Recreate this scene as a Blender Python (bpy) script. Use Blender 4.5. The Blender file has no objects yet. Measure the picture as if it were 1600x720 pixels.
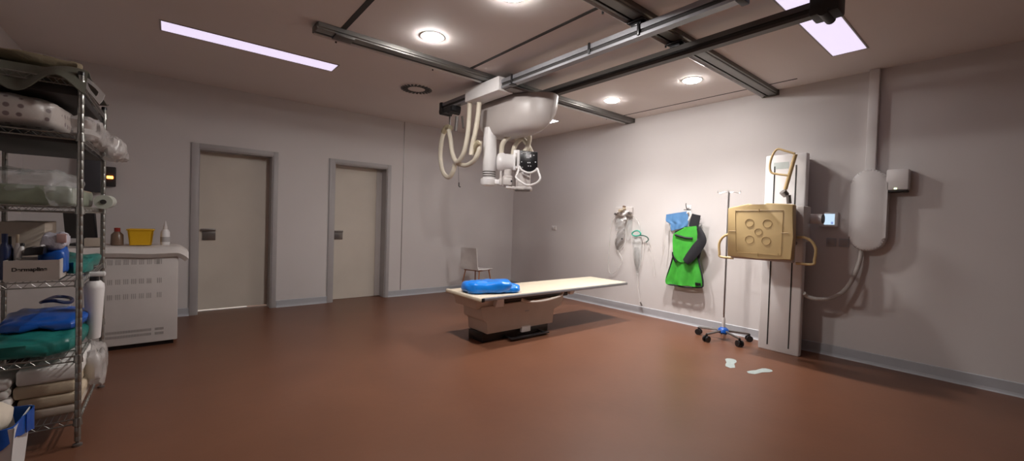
import bpy, bmesh, math, random
from mathutils import Vector, Matrix, noise
random.seed(7)
PI = math.pi
sc = bpy.context.scene
COL = sc.collection

# ------------------------------------------------------------------ camera
CAM = Vector((-5.3709, -6.5564, 1.2943))
YAW, PITCH, ROLL, F = 0.68552, -0.01991, 0.03127, 650.7
fw = Vector((math.sin(YAW)*math.cos(PITCH), math.cos(YAW)*math.cos(PITCH), math.sin(PITCH)))
r0 = Vector((math.cos(YAW), -math.sin(YAW), 0)); u0 = r0.cross(fw)
rt = r0*math.cos(ROLL)+u0*math.sin(ROLL); up = -r0*math.sin(ROLL)+u0*math.cos(ROLL)
cd = bpy.data.cameras.new('camera'); cam = bpy.data.objects.new('camera', cd); COL.objects.link(cam)
cd.sensor_width = 36; cd.lens = F/1600*36; cd.clip_start = 0.05
M = Matrix((rt, up, -fw)).transposed().to_4x4(); M.translation = CAM
cam.matrix_world = M
sc.camera = cam

def at(x, y, X=None, Y=None, Z=None):
    """measured point of the photo, at a known real plane of the room"""
    d = fw+rt*((x-800)/F)-up*((y-360)/F)
    if X is not None: t = (X-CAM.x)/d.x
    elif Y is not None: t = (Y-CAM.y)/d.y
    else: t = (Z-CAM.z)/d.z
    return CAM+d*t

# ------------------------------------------------------------------ world, exposure
w = bpy.data.worlds.new('world'); sc.world = w; w.use_nodes = True
w.node_tree.nodes['Background'].inputs[0].default_value = (0.75, 0.62, 0.5, 1)
w.node_tree.nodes['Background'].inputs[1].default_value = 0.02
sc.view_settings.view_transform = 'Standard'; sc.view_settings.look = 'None'
sc.view_settings.exposure = 0.0; sc.view_settings.gamma = 1; sc.view_settings.use_curve_mapping = False
DOWNLIGHT = 400.0      # strength of the round lamps
STRIP = 0.95          # strength of the rectangular lamps

# ------------------------------------------------------------------ materials
def mat(name, c, rough=0.5, metal=0.0, alpha=1.0, emit=None, es=0, var=0.06, vscale=6.0, bump=0.0, bscale=60, coat=0.0, spec=0.5, trans=0.0):
    m = bpy.data.materials.new(name); m.use_nodes = True
    nt = m.node_tree; b = nt.nodes['Principled BSDF']
    tc = nt.nodes.new('ShaderNodeTexCoord')
    n = nt.nodes.new('ShaderNodeTexNoise'); n.inputs['Scale'].default_value = vscale; n.inputs['Detail'].default_value = 3
    nt.links.new(tc.outputs['Object'], n.inputs['Vector'])
    r = nt.nodes.new('ShaderNodeValToRGB')
    r.color_ramp.elements[0].position = 0.3; r.color_ramp.elements[1].position = 0.7
    r.color_ramp.elements[0].color = (*[x*(1-var) for x in c], 1)
    r.color_ramp.elements[1].color = (*[min(1, x*(1+var)) for x in c], 1)
    nt.links.new(n.outputs['Fac'], r.inputs[0]); nt.links.new(r.outputs[0], b.inputs['Base Color'])
    b.inputs['Roughness'].default_value = rough; b.inputs['Metallic'].default_value = metal
    b.inputs['Alpha'].default_value = alpha; b.inputs['Specular IOR Level'].default_value = spec
    b.inputs['Coat Weight'].default_value = coat; b.inputs['Transmission Weight'].default_value = trans
    if emit: b.inputs['Emission Color'].default_value = (*emit, 1); b.inputs['Emission Strength'].default_value = es
    if bump:
        n2 = nt.nodes.new('ShaderNodeTexNoise'); n2.inputs['Scale'].default_value = bscale; n2.inputs['Detail'].default_value = 4
        nt.links.new(tc.outputs['Object'], n2.inputs['Vector'])
        bp = nt.nodes.new('ShaderNodeBump'); bp.inputs['Strength'].default_value = bump; bp.inputs['Distance'].default_value = 0.01
        nt.links.new(n2.outputs['Fac'], bp.inputs['Height']); nt.links.new(bp.outputs[0], b.inputs['Normal'])
    return m

wall_m = mat('painted_wall', (0.66, 0.625, 0.615), 0.6, var=0.02, vscale=1.5, bump=0.03, bscale=200)
ceil_m = mat('painted_ceiling', (0.74, 0.68, 0.655), 0.75, var=0.02, vscale=1.2)
floor_m = mat('rubber_floor', (0.150, 0.064, 0.036), 0.36, var=0.07, vscale=2.2, bump=0.04, bscale=25, spec=0.35)
darkwall_m = mat('light_absorbing_wall', (0.13, 0.11, 0.098), 0.6, var=0.03)  # dark colour chosen to absorb bounced light, not a known paint
base_m = mat('grey_skirting', (0.44, 0.45, 0.48), 0.45, var=0.03)
frame_m = mat('grey_door_frame', (0.43, 0.41, 0.41), 0.45, var=0.03)
door_m = mat('cream_door', (0.66, 0.60, 0.52), 0.5, var=0.03, vscale=3)
plate_m = mat('dull_steel', (0.22, 0.20, 0.19), 0.35, 0.7)
steel_m = mat('brushed_steel', (0.55, 0.55, 0.56), 0.28, 1.0, bump=0.02)
chrome_m = mat('chrome_wire', (0.34, 0.34, 0.32), 0.32, 0.9)
alu_m = mat('aluminium', (0.30, 0.30, 0.32), 0.42, 0.6)
rail_m = mat('rail_metal', (0.17, 0.165, 0.155), 0.36, 0.75)
flange_m = mat('flange_highlight', (0.55, 0.55, 0.55), 0.38, 0.35)  # paler than the rail: lamp highlight put into the colour
alu_dull_m = mat('dull_aluminium', (0.10, 0.092, 0.085), 0.5, 0.4)
dark_m = mat('dark_rubber', (0.016, 0.016, 0.018), 0.5)
slot_m = mat('dark_slot', (0.028, 0.025, 0.024), 0.6)
white_m = mat('white_enamel', (0.79, 0.77, 0.765), 0.35, var=0.02)
offw_m = mat('offwhite_enamel', (0.60, 0.56, 0.54), 0.42, var=0.03)
hose_m = mat('cream_hose', (0.72, 0.66, 0.54), 0.5, var=0.04, bump=0.3, bscale=90)
tan_m = mat('tan_plastic', (0.58, 0.42, 0.20), 0.45, var=0.03)
tan_line_m = mat('tan_mark', (0.40, 0.27, 0.12), 0.5)
taupe_m = mat('table_enamel', (0.62, 0.54, 0.48), 0.42, var=0.03)
table_m = mat('pale_tabletop', (0.68, 0.585, 0.45), 0.4, var=0.04, vscale=4)
black_m = mat('black_plastic', (0.012, 0.012, 0.014), 0.3)
green_m = mat('green_fabric', (0.055, 0.40, 0.04), 0.5, var=0.15, vscale=9, bump=0.25, bscale=14)
blackfab_m = mat('black_fabric', (0.012, 0.012, 0.017), 0.65, bump=0.2, bscale=30)
bluefab_m = mat('blue_fabric', (0.09, 0.23, 0.46), 0.6, var=0.12, bump=0.3, bscale=20)
bluebag_m = mat('blue_plastic', (0.010, 0.22, 0.80), 0.28, var=0.15, vscale=8, bump=0.5, bscale=10, coat=0.3)
dblue_m = mat('deep_blue_plastic', (0.010, 0.09, 0.42), 0.3, var=0.15, bump=0.4, bscale=12)
teal_m = mat('teal_plastic', (0.015, 0.16, 0.14), 0.35, var=0.2, vscale=10, bump=0.5, bscale=14)
seagreen_m = mat('sea_green', (0.03, 0.36, 0.25), 0.4)
wrap_m = mat('clear_wrap', (0.72, 0.72, 0.72), 0.12, alpha=0.30, bump=0.9, bscale=22, spec=0.9)
wrap2_m = mat('milky_wrap', (0.66, 0.62, 0.60), 0.22, alpha=0.62, bump=0.9, bscale=16, spec=0.9)
tube_m = mat('clear_tube', (0.80, 0.80, 0.78), 0.15, alpha=0.38, spec=0.7)
smoke_m = mat('smoky_clear', (0.40, 0.38, 0.37), 0.2, alpha=0.5)
glasstop_m = mat('clear_plastic', (0.7, 0.72, 0.72), 0.1, alpha=0.22, spec=0.8)
paper_m = mat('white_paper', (0.70, 0.67, 0.64), 0.7, var=0.05)
cream_m = mat('cream_cloth', (0.52, 0.43, 0.31), 0.8, var=0.1, vscale=8, bump=0.3, bscale=30)
greenwrap_m = mat('pale_green_wrapped', (0.27, 0.31, 0.23), 0.3, var=0.15, vscale=9, bump=0.3, bscale=14)
kraft_m = mat('kraft_card', (0.48, 0.41, 0.34), 0.75, var=0.05)
yellow_m = mat('yellow_plastic', (0.74, 0.42, 0.012), 0.4, var=0.03)
brown_m = mat('brown_bottle', (0.20, 0.13, 0.09), 0.3)
red_m = mat('red_cap', (0.30, 0.03, 0.02), 0.35)
pink_m = mat('pale_pink', (0.52, 0.33, 0.32), 0.5)
navy_m = mat('navy', (0.012, 0.022, 0.08), 0.35)
wood_m = mat('orange_wood', (0.40, 0.17, 0.08), 0.45)
sheet_m = mat('grey_green_sheet', (0.11, 0.11, 0.085), 0.5, alpha=0.92, bump=0.5, bscale=12)
sticker_m = mat('white_sticker', (0.36, 0.42, 0.41), 0.45, var=0.1, vscale=30)
linen_m = mat('white_linen', (0.68, 0.64, 0.61), 0.8, bump=0.4, bscale=16)
lamp_m = mat('lamp_glow', (1, 0.97, 0.93), 0.4, emit=(1.0, 0.955, 0.92), es=DOWNLIGHT)
lamp2_m = mat('lamp_glow_soft', (1, 0.97, 0.93), 0.4, emit=(1.0, 0.955, 0.92), es=DOWNLIGHT*0.52)
strip_m = mat('strip_glow', (0.5, 0.5, 0.5), 0.4, emit=(0.86, 0.76, 0.98), es=STRIP)
strip_bright_m = mat('strip_glow_bright', (0.5, 0.5, 0.5), 0.4, emit=(0.95, 0.92, 0.97), es=9.0)
amber_m = mat('amber_glow', (0.9, 0.3, 0.05), 0.4, emit=(1.0, 0.22, 0.03), es=14)
screen_m = mat('screen_glow', (0.2, 0.2, 0.2), 0.2, emit=(0.62, 0.82, 1.0), es=0.95)
screen2_m = mat('screen_bar', (0.2, 0.2, 0.2), 0.2, emit=(0.35, 0.50, 0.95), es=0.7)
led_m = mat('led_glow', (0.5, 0.9, 0.3), 0.3, emit=(0.8, 1.0, 0.55), es=3)

# patterned wrap with dark dots
dots_m = mat('dotted_wrap', (0.50, 0.45, 0.42), 0.3, bump=0.4, bscale=14)
nt = dots_m.node_tree; bs = nt.nodes['Principled BSDF']
vo = nt.nodes.new('ShaderNodeTexVoronoi'); vo.inputs['Scale'].default_value = 22; vo.inputs['Randomness'].default_value = 0.15
tc = nt.nodes.new('ShaderNodeTexCoord'); nt.links.new(tc.outputs['Object'], vo.inputs['Vector'])
rp = nt.nodes.new('ShaderNodeValToRGB'); rp.color_ramp.elements[0].position = 0.22; rp.color_ramp.elements[1].position = 0.30
rp.color_ramp.elements[0].color = (0.20, 0.15, 0.15, 1); rp.color_ramp.elements[1].color = (0.50, 0.45, 0.42, 1)
nt.links.new(vo.outputs['Distance'], rp.inputs[0]); nt.links.new(rp.outputs[0], bs.inputs['Base Color'])

# ------------------------------------------------------------------ mesh helpers
ORG = {}
def catmull(pts, n=6):
    pts = [Vector(p) for p in pts]
    if len(pts) < 3: return pts
    P = [pts[0]*2-pts[1]]+pts+[pts[-1]*2-pts[-2]]; out = []
    for i in range(1, len(P)-2):
        a, b, c, d = P[i-1:i+3]
        for k in range(n):
            t = k/n
            out.append(0.5*((2*b)+(c-a)*t+(2*a-5*b+4*c-d)*t*t+(3*b-a-3*c+d)*t**3))
    out.append(pts[-1]); return out

class MB:
    def __init__(s, M=None): s.bm = bmesh.new(); s.M = M or Matrix()
    def v(s, p): return s.bm.verts.new(s.M @ Vector(p))
    def box(s, lo, hi, bev=0.0, seg=2, R=None):
        lo, hi = Vector(lo), Vector(hi)
        lo, hi = Vector(map(min, lo, hi)), Vector(map(max, lo, hi))
        c = (lo+hi)/2; d = hi-lo
        T = Matrix.Translation(c) @ (R.to_4x4() if R else Matrix()) @ Matrix.Diagonal((*d, 1))
        r = bmesh.ops.create_cube(s.bm, size=1, matrix=s.M @ T)
        if bev:
            es = list({e for v in r['verts'] for e in v.link_edges})
            bmesh.ops.bevel(s.bm, geom=es, offset=min(bev, min(d)*0.49), segments=seg, profile=0.5, affect='EDGES')
        return s
    def cyl(s, a, b, r, r2=None, n=20, caps=True):
        return s.tube([a, b], r, n, radii=[r, r if r2 is None else r2], smooth=False, caps=caps)
    def tube(s, pts, r, n=8, radii=None, smooth=True, caps=True, closed=False, sub=6):
        pts = catmull(pts, sub) if smooth else [Vector(p) for p in pts]
        if closed: pts = pts[:-1] if (pts[0]-pts[-1]).length < 1e-6 else pts
        N = len(pts); rings = []
        t0 = (pts[1]-pts[0]).normalized(); ref = Vector((0, 0, 1)) if abs(t0.z) < 0.9 else Vector((1, 0, 0))
        nrm = t0.cross(ref).normalized()
        for i, p in enumerate(pts):
            if closed: t = pts[(i+1) % N]-pts[i-1]
            else: t = pts[min(i+1, N-1)]-pts[max(i-1, 0)]
            t.normalize(); nrm = (nrm-t*nrm.dot(t)).normalized(); bn = t.cross(nrm)
            rr = radii[i] if radii and len(radii) == N else r
            rings.append([s.v(p+nrm*(rr*math.cos(2*PI*k/n))+bn*(rr*math.sin(2*PI*k/n))) for k in range(n)])
        for i in range(N if closed else N-1):
            A, B = rings[i], rings[(i+1) % N]
            for k in range(n): s.bm.faces.new((A[k], A[(k+1) % n], B[(k+1) % n], B[k]))
        if caps and not closed: s.bm.faces.new(rings[0][::-1]); s.bm.faces.new(rings[-1])
        return s
    def lathe(s, prof, c=(0, 0, 0), n=24, ax='z'):
        c = Vector(c); rings = []
        for r, h in prof:
            ring = []
            for k in range(n):
                a = 2*PI*k/n; x, y = max(r, 1e-4)*math.cos(a), max(r, 1e-4)*math.sin(a)
                p = {'z': (x, y, h), 'x': (h, x, y), 'y': (y, h, x)}[ax]
                ring.append(s.v(c+Vector(p)))
            rings.append(ring)
        for A, B in zip(rings, rings[1:]):
            for k in range(n): s.bm.faces.new((A[k], A[(k+1) % n], B[(k+1) % n], B[k]))
        s.bm.faces.new(rings[0][::-1]); s.bm.faces.new(rings[-1]); return s
    def prism(s, poly, vec, bev=0.0):
        vec = Vector(vec); A = [s.bm.verts.new(s.M @ Vector(p)) for p in poly]
        v3 = s.M.to_3x3() @ vec
        B = [s.bm.verts.new(v.co+v3) for v in A]; n = len(A)
        fs = [s.bm.faces.new(A[::-1]), s.bm.faces.new(B)]
        for k in range(n): fs.append(s.bm.faces.new((A[k], A[(k+1) % n], B[(k+1) % n], B[k])))
        if bev: bmesh.ops.bevel(s.bm, geom=list({e for f in fs for e in f.edges}), offset=bev, segments=2, profile=0.5, affect='EDGES')
        return s
    def blob(s, c, size, e=0.5, amp=0.06, fr=6, n=28, seed=0, flat=True):
        """crumpled soft bag: superellipsoid with noise; flat bottom"""
        c = Vector(c); sx, sy, sz = [q/2 for q in size]; m = n//2
        sg = lambda t, p: math.copysign(abs(t)**p, t); rings = []
        for j in range(m+1):
            ph = -PI/2+PI*j/m; ring = []
            for i in range(n):
                th = 2*PI*i/n
                d = Vector((sg(math.cos(ph), e)*sg(math.cos(th), e), sg(math.cos(ph), e)*sg(math.sin(th), e), sg(math.sin(ph), e)))
                q = Vector((d.x*sx, d.y*sy, d.z*sz))
                k = noise.noise((q+Vector((seed*3.1, seed, 0)))*fr)+0.5*noise.noise((q+Vector((seed, 5, 0)))*fr*2.3)
                k *= amp
                q = Vector((q.x*(1+k), q.y*(1+k), q.z*(1+k*2)))
                if flat: q.z = max(q.z, -sz*0.85)
                ring.append(s.v(c+q))
            rings.append(ring)
        for A, B in zip(rings, rings[1:]):
            for k in range(n): s.bm.faces.new((A[k], A[(k+1) % n], B[(k+1) % n], B[k]))
        bmesh.ops.remove_doubles(s.bm, verts=rings[0]+rings[-1], dist=1e-4)
        return s
    def grid(s, fn, nu, nv, th=0.004, nvec=None):
        """sheet fn(u,v)->point with thickness along its own normal"""
        P = [[s.M @ Vector(fn(i/nu, j/nv)) for i in range(nu+1)] for j in range(nv+1)]
        def nr(j, i):
            a = P[j][min(i+1, nu)]-P[j][max(i-1, 0)]; b = P[min(j+1, nv)][i]-P[max(j-1, 0)][i]
            q = a.cross(b); return q.normalized() if q.length > 1e-9 else Vector((1, 0, 0))
        A = [[s.bm.verts.new(P[j][i]+nr(j, i)*th/2) for i in range(nu+1)] for j in range(nv+1)]
        B = [[s.bm.verts.new(P[j][i]-nr(j, i)*th/2) for i in range(nu+1)] for j in range(nv+1)]
        f = s.bm.faces.new
        for j in range(nv):
            for i in range(nu):
                f((A[j][i], A[j][i+1], A[j+1][i+1], A[j+1][i])); f((B[j][i], B[j+1][i], B[j+1][i+1], B[j][i+1]))
        for i in range(nu):
            f((A[0][i], B[0][i], B[0][i+1], A[0][i+1])); f((A[nv][i], A[nv][i+1], B[nv][i+1], B[nv][i]))
        for j in range(nv):
            f((A[j][0], A[j+1][0], B[j+1][0], B[j][0])); f((A[j][nu], B[j][nu], B[j+1][nu], A[j+1][nu]))
        return s
    def build(s, name, m, parent=None, smooth=True, origin=None):
        bmesh.ops.recalc_face_normals(s.bm, faces=s.bm.faces)
        me = bpy.data.meshes.new(name)
        vs = [v.co for v in s.bm.verts]
        if parent is not None: og = ORG[parent.name]
        elif origin is not None: og = Vector(origin)
        else:
            og = Vector(((min(v.x for v in vs)+max(v.x for v in vs))/2, (min(v.y for v in vs)+max(v.y for v in vs))/2, min(v.z for v in vs)))
        og = og.copy()
        for v in s.bm.verts: v.co -= og
        if smooth:
            for f in s.bm.faces: f.smooth = True
            for e in s.bm.edges:
                if len(e.link_faces) == 2 and e.calc_face_angle(0) > 0.7: e.smooth = False
        s.bm.to_mesh(me); s.bm.free()
        me.materials.append(m)
        o = bpy.data.objects.new(name, me); COL.objects.link(o)
        if parent is not None: o.parent = parent
        else: o.location = og
        ORG[o.name] = og
        return o

def tag(o, label, cat, group=None):
    o['label'] = label; o['category'] = cat
    if group: o['group'] = group
    return o
def thing(name, label, cat, loc, group=None):
    o = bpy.data.objects.new(name, None); o.empty_display_size = 0.1; COL.objects.link(o); o.location = loc
    ORG[o.name] = Vector(loc); return tag(o, label, cat, group)
def struct(o): o['kind'] = 'structure'; return o
def lab(o, t): o['label'] = t; return o
def dup(root, loc, label):
    r = root.copy(); COL.objects.link(r); r.location = loc; r['label'] = label; ORG[r.name] = Vector(loc)
    for ch in list(root.children):
        c = ch.copy(); COL.objects.link(c); c.parent = r
        for g in ch.children:
            d = g.copy(); COL.objects.link(d); d.parent = c
    return r
def rotz(a, c=(0, 0, 0)):
    return Matrix.Translation(c) @ Matrix.Rotation(a, 4, 'Z')

# ------------------------------------------------------------------ room shell
XL, XR, YB, YF, H = -6.58, 0.0, 0.0, -8.4, 2.906
D1, D2 = (-5.115, -4.295), (-3.482, -2.663)
DT, DR = 2.10, 0.20                       # door height, depth of the reveal
struct(MB().box((XL-.3, YF-.2, -.1), (XR+.2, YB+2.2, 0)).build('floor', floor_m, smooth=False))
struct(MB().box((XL-.3, YF-.2, H), (XR+.2, YB+2.2, H+.1)).build('ceiling', ceil_m, smooth=False))
struct(MB().box((XL-.15, YF-.15, 0), (XL, YB+.3, H)).build('wall_left', wall_m, smooth=False))
struct(MB().box((XR, YF-.15, 0), (XR+.15, YB+.3, H)).build('wall_right', wall_m, smooth=False))
struct(MB().box((XL-.15, YF-.15, 0), (XR+.15, YF, H)).build('wall_front', darkwall_m, smooth=False))  # out of view; coloured dark to cut fill light in the corners
b = MB()
for x0, x1 in ((XL, D1[0]), (D1[1], D2[0]), (D2[1], XR)): b.box((x0, 0, 0), (x1, .3, H))
for x0, x1 in (D1, D2): b.box((x0, 0, DT), (x1, .3, H))
struct(b.build('wall_back', wall_m, smooth=False))
# lit room beyond the doors (only its light under the first door shows)
b = MB(); b.box((XL-.15, 2.05, 0), (XR+.15, 2.15, H)); b.box((XL-.25, .3, 0), (XL-.15, 2.15, H)); b.box((XR+.15, .3, 0), (XR+.25, 2.15, H))
struct(b.build('wall_corridor', wall_m, smooth=False))
lp = bpy.data.lights.new('corridor_lamp', 'POINT'); lp.energy = 60; lp.shadow_soft_size = 0.1; lp.color = (1, .95, .88)
lo = bpy.data.objects.new('corridor_lamp', lp); COL.objects.link(lo); lo.location = (-4.85, .9, 1.6)
struct(MB().box((D1[0]+.01, DR-.005, 0.0), (D1[1]-.25, DR+.5, .006)).build('trim_threshold', white_m, smooth=False))

def baseboard(name, segs, hh, along):
    b = MB()
    for a0, a1 in segs:
        if along == 'x':
            prof = [(0, 0), (-.022, 0), (-.014, .012), (-.010, .03), (-.010, hh-.006), (-.005, hh), (0, hh)]
            b.prism([(a0, p, q) for p, q in prof], (a1-a0, 0, 0))
        else:
            prof = [(0, 0), (-.022, 0), (-.014, .012), (-.010, .03), (-.010, hh-.006), (-.005, hh), (0, hh)]
            b.prism([(p, a0, q) for p, q in prof], (0, a1-a0, 0))
    return struct(b.build(name, base_m, smooth=False))
baseboard('baseboard_back', [(XL, D1[0]-.075), (D1[1]+.065, D2[0]-.075), (D2[1]+.045, XR)], .10, 'x')
baseboard('baseboard_right', [(YF, YB)], .115, 'y')
struct(MB().box((XL, YF, 0), (XL+.012, YB, .10)).build('baseboard_left', base_m, smooth=False))
struct(MB().box((-2.395, -.003, .10), (-2.384, 0, H)).build('trim_wall_joint', plate_m, smooth=False))

def door(n, x0, x1, hx, ex, gap):
    root = bpy.data.objects.new('door_%d' % n, None); COL.objects.link(root); root.location = ((x0+x1)/2, 0, 0); ORG[root.name] = root.location.copy(); root['kind'] = 'structure'
    b = MB(); cw0, cw1, t = .075, .060, .018
    b.box((x0-cw0, -t, 0), (x0, 0, DT+.06), .003); b.box((x1, -t, 0), (x1+cw1, 0, DT+.06), .003); b.box((x0, -t, DT), (x1, 0, DT+.06), .003)
    b.box((x0, 0, 0), (x0+.012, DR+.05, DT)); b.box((x1-.012, 0, 0), (x1, DR+.05, DT)); b.box((x0+.012, 0, DT-.012), (x1-.012, DR+.05, DT))
    b.box((x0-cw0-.012, -.006, 0), (x0-cw0, 0, DT+.06))
    b.build('door_frame', frame_m, root)
    p = MB().box((x0+.012, DR, gap), (x1-.012, DR+.04, DT-.012)).build('door_panel', door_m, root, smooth=False)
    h = MB(); h.box((hx[0], DR-.012, hx[1]), (hx[2], DR, hx[3]), .003)
    h.box((hx[0]-.02*ex, DR-.03, hx[3]-.03), (hx[2], DR-.012, hx[3]-.002), .002)
    h.build('handle', plate_m, p)
    return root, p
a = at(316, 357, Y=DR); c = at(336.5, 375, Y=DR)
r_, p_ = door(1, D1[0], D1[1], (a.x, c.z, c.x, a.z), 1, .020)
a = at(521, 359.5, Y=DR); c = at(535, 374, Y=DR)
r_, p_ = door(2, D2[0], D2[1], (a.x, c.z, c.x, a.z), 0, .004)
h = MB()
for yy in (402, 409, 418):
    q = at(596.5, yy, Y=DR-.01); h.box((q.x-.02, DR-.03, q.z-.024), (q.x+.018, DR, q.z+.024), .004)
h.build('latch', black_m, p_)
# pale strip at the closing edge of the second door
MB().box((D2[1]-.10, DR-.012, .01), (D2[1]-.012, DR, DT-.012), .002).build('edge_strip', offw_m, p_)

# ------------------------------------------------------------------ ceiling: slots, lamps, vent
for i, (x, y0, y1, wd) in enumerate(((-4.25, -4.58, -2.82, .045), (-2.94, -4.58, -2.82, .034), (-.27, -5.0, -2.5, .014))):
    struct(MB().box((x-wd/2, y0, H-.004), (x+wd/2, y1, H)).build('trim_ceiling_slot_%d' % (i+1), slot_m, smooth=False))

def downlight(loc, label, beam, m):
    t = thing('recessed_downlight', label, 'ceiling light', loc, 'round downlights in the ceiling')
    z = loc[2]
    MB().lathe([(.088, -.001), (.105, -.004), (.112, 0)][::-1]+[(.088, 0)], loc, 32).build('trim_ring', white_m, t)
    MB().lathe([(.0, -.020), (.04, -.019), (.068, -.015), (.084, -.009), (.088, -.003), (.088, -.001)], loc, 32).build('diffuser', m, t)
    sl = bpy.data.lights.new('downlight_beam', 'SPOT'); sl.energy = beam; sl.spot_size = math.radians(112); sl.spot_blend = 1.0; sl.shadow_soft_size = .06; sl.color = (1.0, .955, .92)
    so = bpy.data.objects.new('downlight_beam', sl); COL.objects.link(so); so.parent = t; so.location = (0, 0, -.035)
    return t
downlight((-3.61, -3.21, H), 'round lit ceiling downlight nearest the left rail and air vent', 35, lamp_m)
downlight((-3.52, -4.22, H), 'round lit ceiling downlight cut by the top edge of the photo', 35, lamp_m)
downlight((-.985, -3.15, H), 'round lit ceiling downlight between the rails, nearer the room corner', 215, lamp2_m)
downlight((-.985, -4.22, H), 'round lit ceiling downlight close to the end of the right rail', 215, lamp2_m)

def strip(x0, x1, y0, y1, label):
    t = thing('rectangular_ceiling_light', label, 'ceiling light', ((x0+x1)/2, (y0+y1)/2, H), 'rectangular lights in the ceiling')
    b = MB(); f = .012
    b.box((x0-f, y0-f, H-.006), (x1+f, y0, H), .001); b.box((x0-f, y1, H-.006), (x1+f, y1+f, H), .001)
    b.box((x0-f, y0, H-.006), (x0, y1, H), .001); b.box((x1, y0, H-.006), (x1+f, y1, H), .001)
    b.build('frame', frame_m, t)
    MB().box((x0, y0, H-.003), (x1, y1, H)).build('diffuser', strip_m, t, smooth=False)
    return t
s0 = strip(-5.46, -4.02, -1.90, -1.66, 'long lit rectangular ceiling panel above the two doors')
dup(s0, (-1.43, -5.53, H), 'lit rectangular ceiling panel crossed by the end of the crane beam')
s2 = strip(-1.70, -.68, -1.90, -1.66, 'lit rectangular ceiling panel mostly hidden behind the crane carriage')
for c_ in s2.children:
    if c_.name.startswith('diffuser'): c_.data = c_.data.copy(); c_.data.materials[0] = strip_bright_m

vt = thing('ceiling_air_vent', 'round swirl air vent in the ceiling left of the crane', 'vent', (-3.05, -1.77, H))
MB().lathe([(.205, 0), (.205, -.004), (.195, -.010), (.02, -.008), (.0, -.008)][::-1], (-3.05, -1.77, H), 40).build('disc', ceil_m, vt)
b = MB()
for k in range(24):
    a = 2*PI*k/24
    Mx = Matrix.Translation((-3.05, -1.77, H-.011)) @ Matrix.Rotation(a, 4, 'Z')
    b.M = Mx; b.box((.105, -.015, -.002), (.190, .013, .002), R=Matrix.Rotation(.25, 3, 'Z'))
b.build('swirl_slots', slot_m, vt, smooth=False)

# ------------------------------------------------------------------ fixed ceiling rails
def rail(name, x0, x1, y0, y1, label, bolts):
    t = thing('ceiling_rail', label, 'rail', ((x0+x1)/2, (y0+y1)/2, 2.85), 'fixed ceiling rails of the crane')
    z0, z1 = 2.85, H; ym = (y0+y1)/2+.02
    prof = [(y0, z1), (y0, z0+.02), (y0+.012, z0+.014), (y0+.012, z0+.004), (y0+.02, z0), (ym-.010, z0), (ym-.010, z0+.014), (ym+.010, z0+.014), (ym+.010, z0), (ym+.03, z0), (ym+.03, z0+.03), (y1-.03, z0+.03), (y1-.03, z1)]
    MB().prism([(x0, p, q) for p, q in prof], (x1-x0, 0, 0)).build('profile', rail_m, t, smooth=False)
    MB().prism([(x0, p, q) for p, q in [(y1-.044, z0+.034), (y1-.006, z0-.008), (y1, z0-.006), (y1, z0+.006), (y1-.034, z0+.040), (y1-.044, z0+.040)]], (x1-x0, 0, 0)).build('lower_flange', flange_m, t, smooth=False)  # shaped to face the lamps, in lighter metal, for a bright stripe
    MB().box((x0-.012, y0+.004, z0+.002), (x0, y1-.008, z1-.006), .002).build('end_plate', alu_dull_m, t); b = MB(); b.box((x1-.012, y0-.01, z0-.006), (x1+.012, y1+.008, z1-.002), .002)
    b.build('end_plate', alu_dull_m, t)
    for xb in bolts:
        q = MB(); q.cyl((xb, y1+.012, z0+.012), (xb, y1-.01, z0+.012), .012, n=10); q.cyl((xb, y1+.012, z0-.015), (xb, y1+.012, z0+.016), .008, n=8); q.build('bolt', black_m, t)
    return t
rail('r1', -4.45, -.015, -2.82, -2.66, 'grey metal ceiling rail nearer the doors, running to the right wall', (-4.26, -3.3))
rail('r2', -3.75, -.015, -4.737, -4.577, 'grey metal ceiling rail nearer the viewer, ending above the hanging apron', (-2.95, -2.1))
q = MB(); q.box((-4.31, -2.82, 2.838), (-4.15, -2.70, 2.852), .003); q.build('clamp_plate', alu_dull_m, [o for o in COL.objects if o.name == 'ceiling_rail'][0])

# ------------------------------------------------------------------ ceiling crane: bridge, carriage, column, tube head
cr = thing('ceiling_xray_crane', 'white ceiling-hung x-ray tube on a bridge of two grey beams', 'x-ray machine', (-2.5, -3.0, 2.3))
ZB0, ZB1 = 2.72, 2.812
def beam(xc, y0, y1, m, slotside):
    wd = .066; x0, x1 = xc-wd/2, xc+wd/2
    prof = [(x0, ZB1), (x0, ZB0+.052), (x0+.018, ZB0+.052), (x0+.018, ZB0+.022), (x0, ZB0+.022), (x0, ZB0), (x1, ZB0), (x1, ZB0+.022), (x1-.018, ZB0+.022), (x1-.018, ZB0+.052), (x1, ZB0+.052), (x1, ZB1)]
    o = MB().prism([(p, y0, q) for p, q in prof], (0, y1-y0, 0)).build('bridge_beam', m, cr, smooth=False)
    b = MB(); b.box((x0+.008, y0+.01, ZB0+.023), (x0+.0175, y1-.01, ZB0+.051)); b.build('slot_insert', slot_m, o, smooth=False); b = MB(); b.box((x1-.0175, y0+.01, ZB0+.023), (x1-.008, y1-.01, ZB0+.051))
    b.build('slot_insert', slot_m, o, smooth=False)
    MB().box((x0-.02, y0-.05, ZB0-.015), (x1+.02, y0, ZB1+.01), .008).build('end_stop', dark_m, o); e = MB(); e.box((x0-.02, y1, ZB0-.015), (x1+.02, y1+.05, ZB1+.01), .008)
    e.build('end_stop', dark_m, o)
    return o
bA = beam(-2.632, -5.38, -1.74, alu_m, -1)
bB = beam(-2.077, -5.62, -2.25, alu_dull_m, 1)
b = MB(); b.box((-2.15, -5.78, 2.70), (-1.99, -5.62, 2.83), .015); b.cyl((-2.16, -5.70, 2.71), (-1.98, -5.70, 2.71), .03, n=14); b.build('end_trolley', dark_m, cr)
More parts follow.
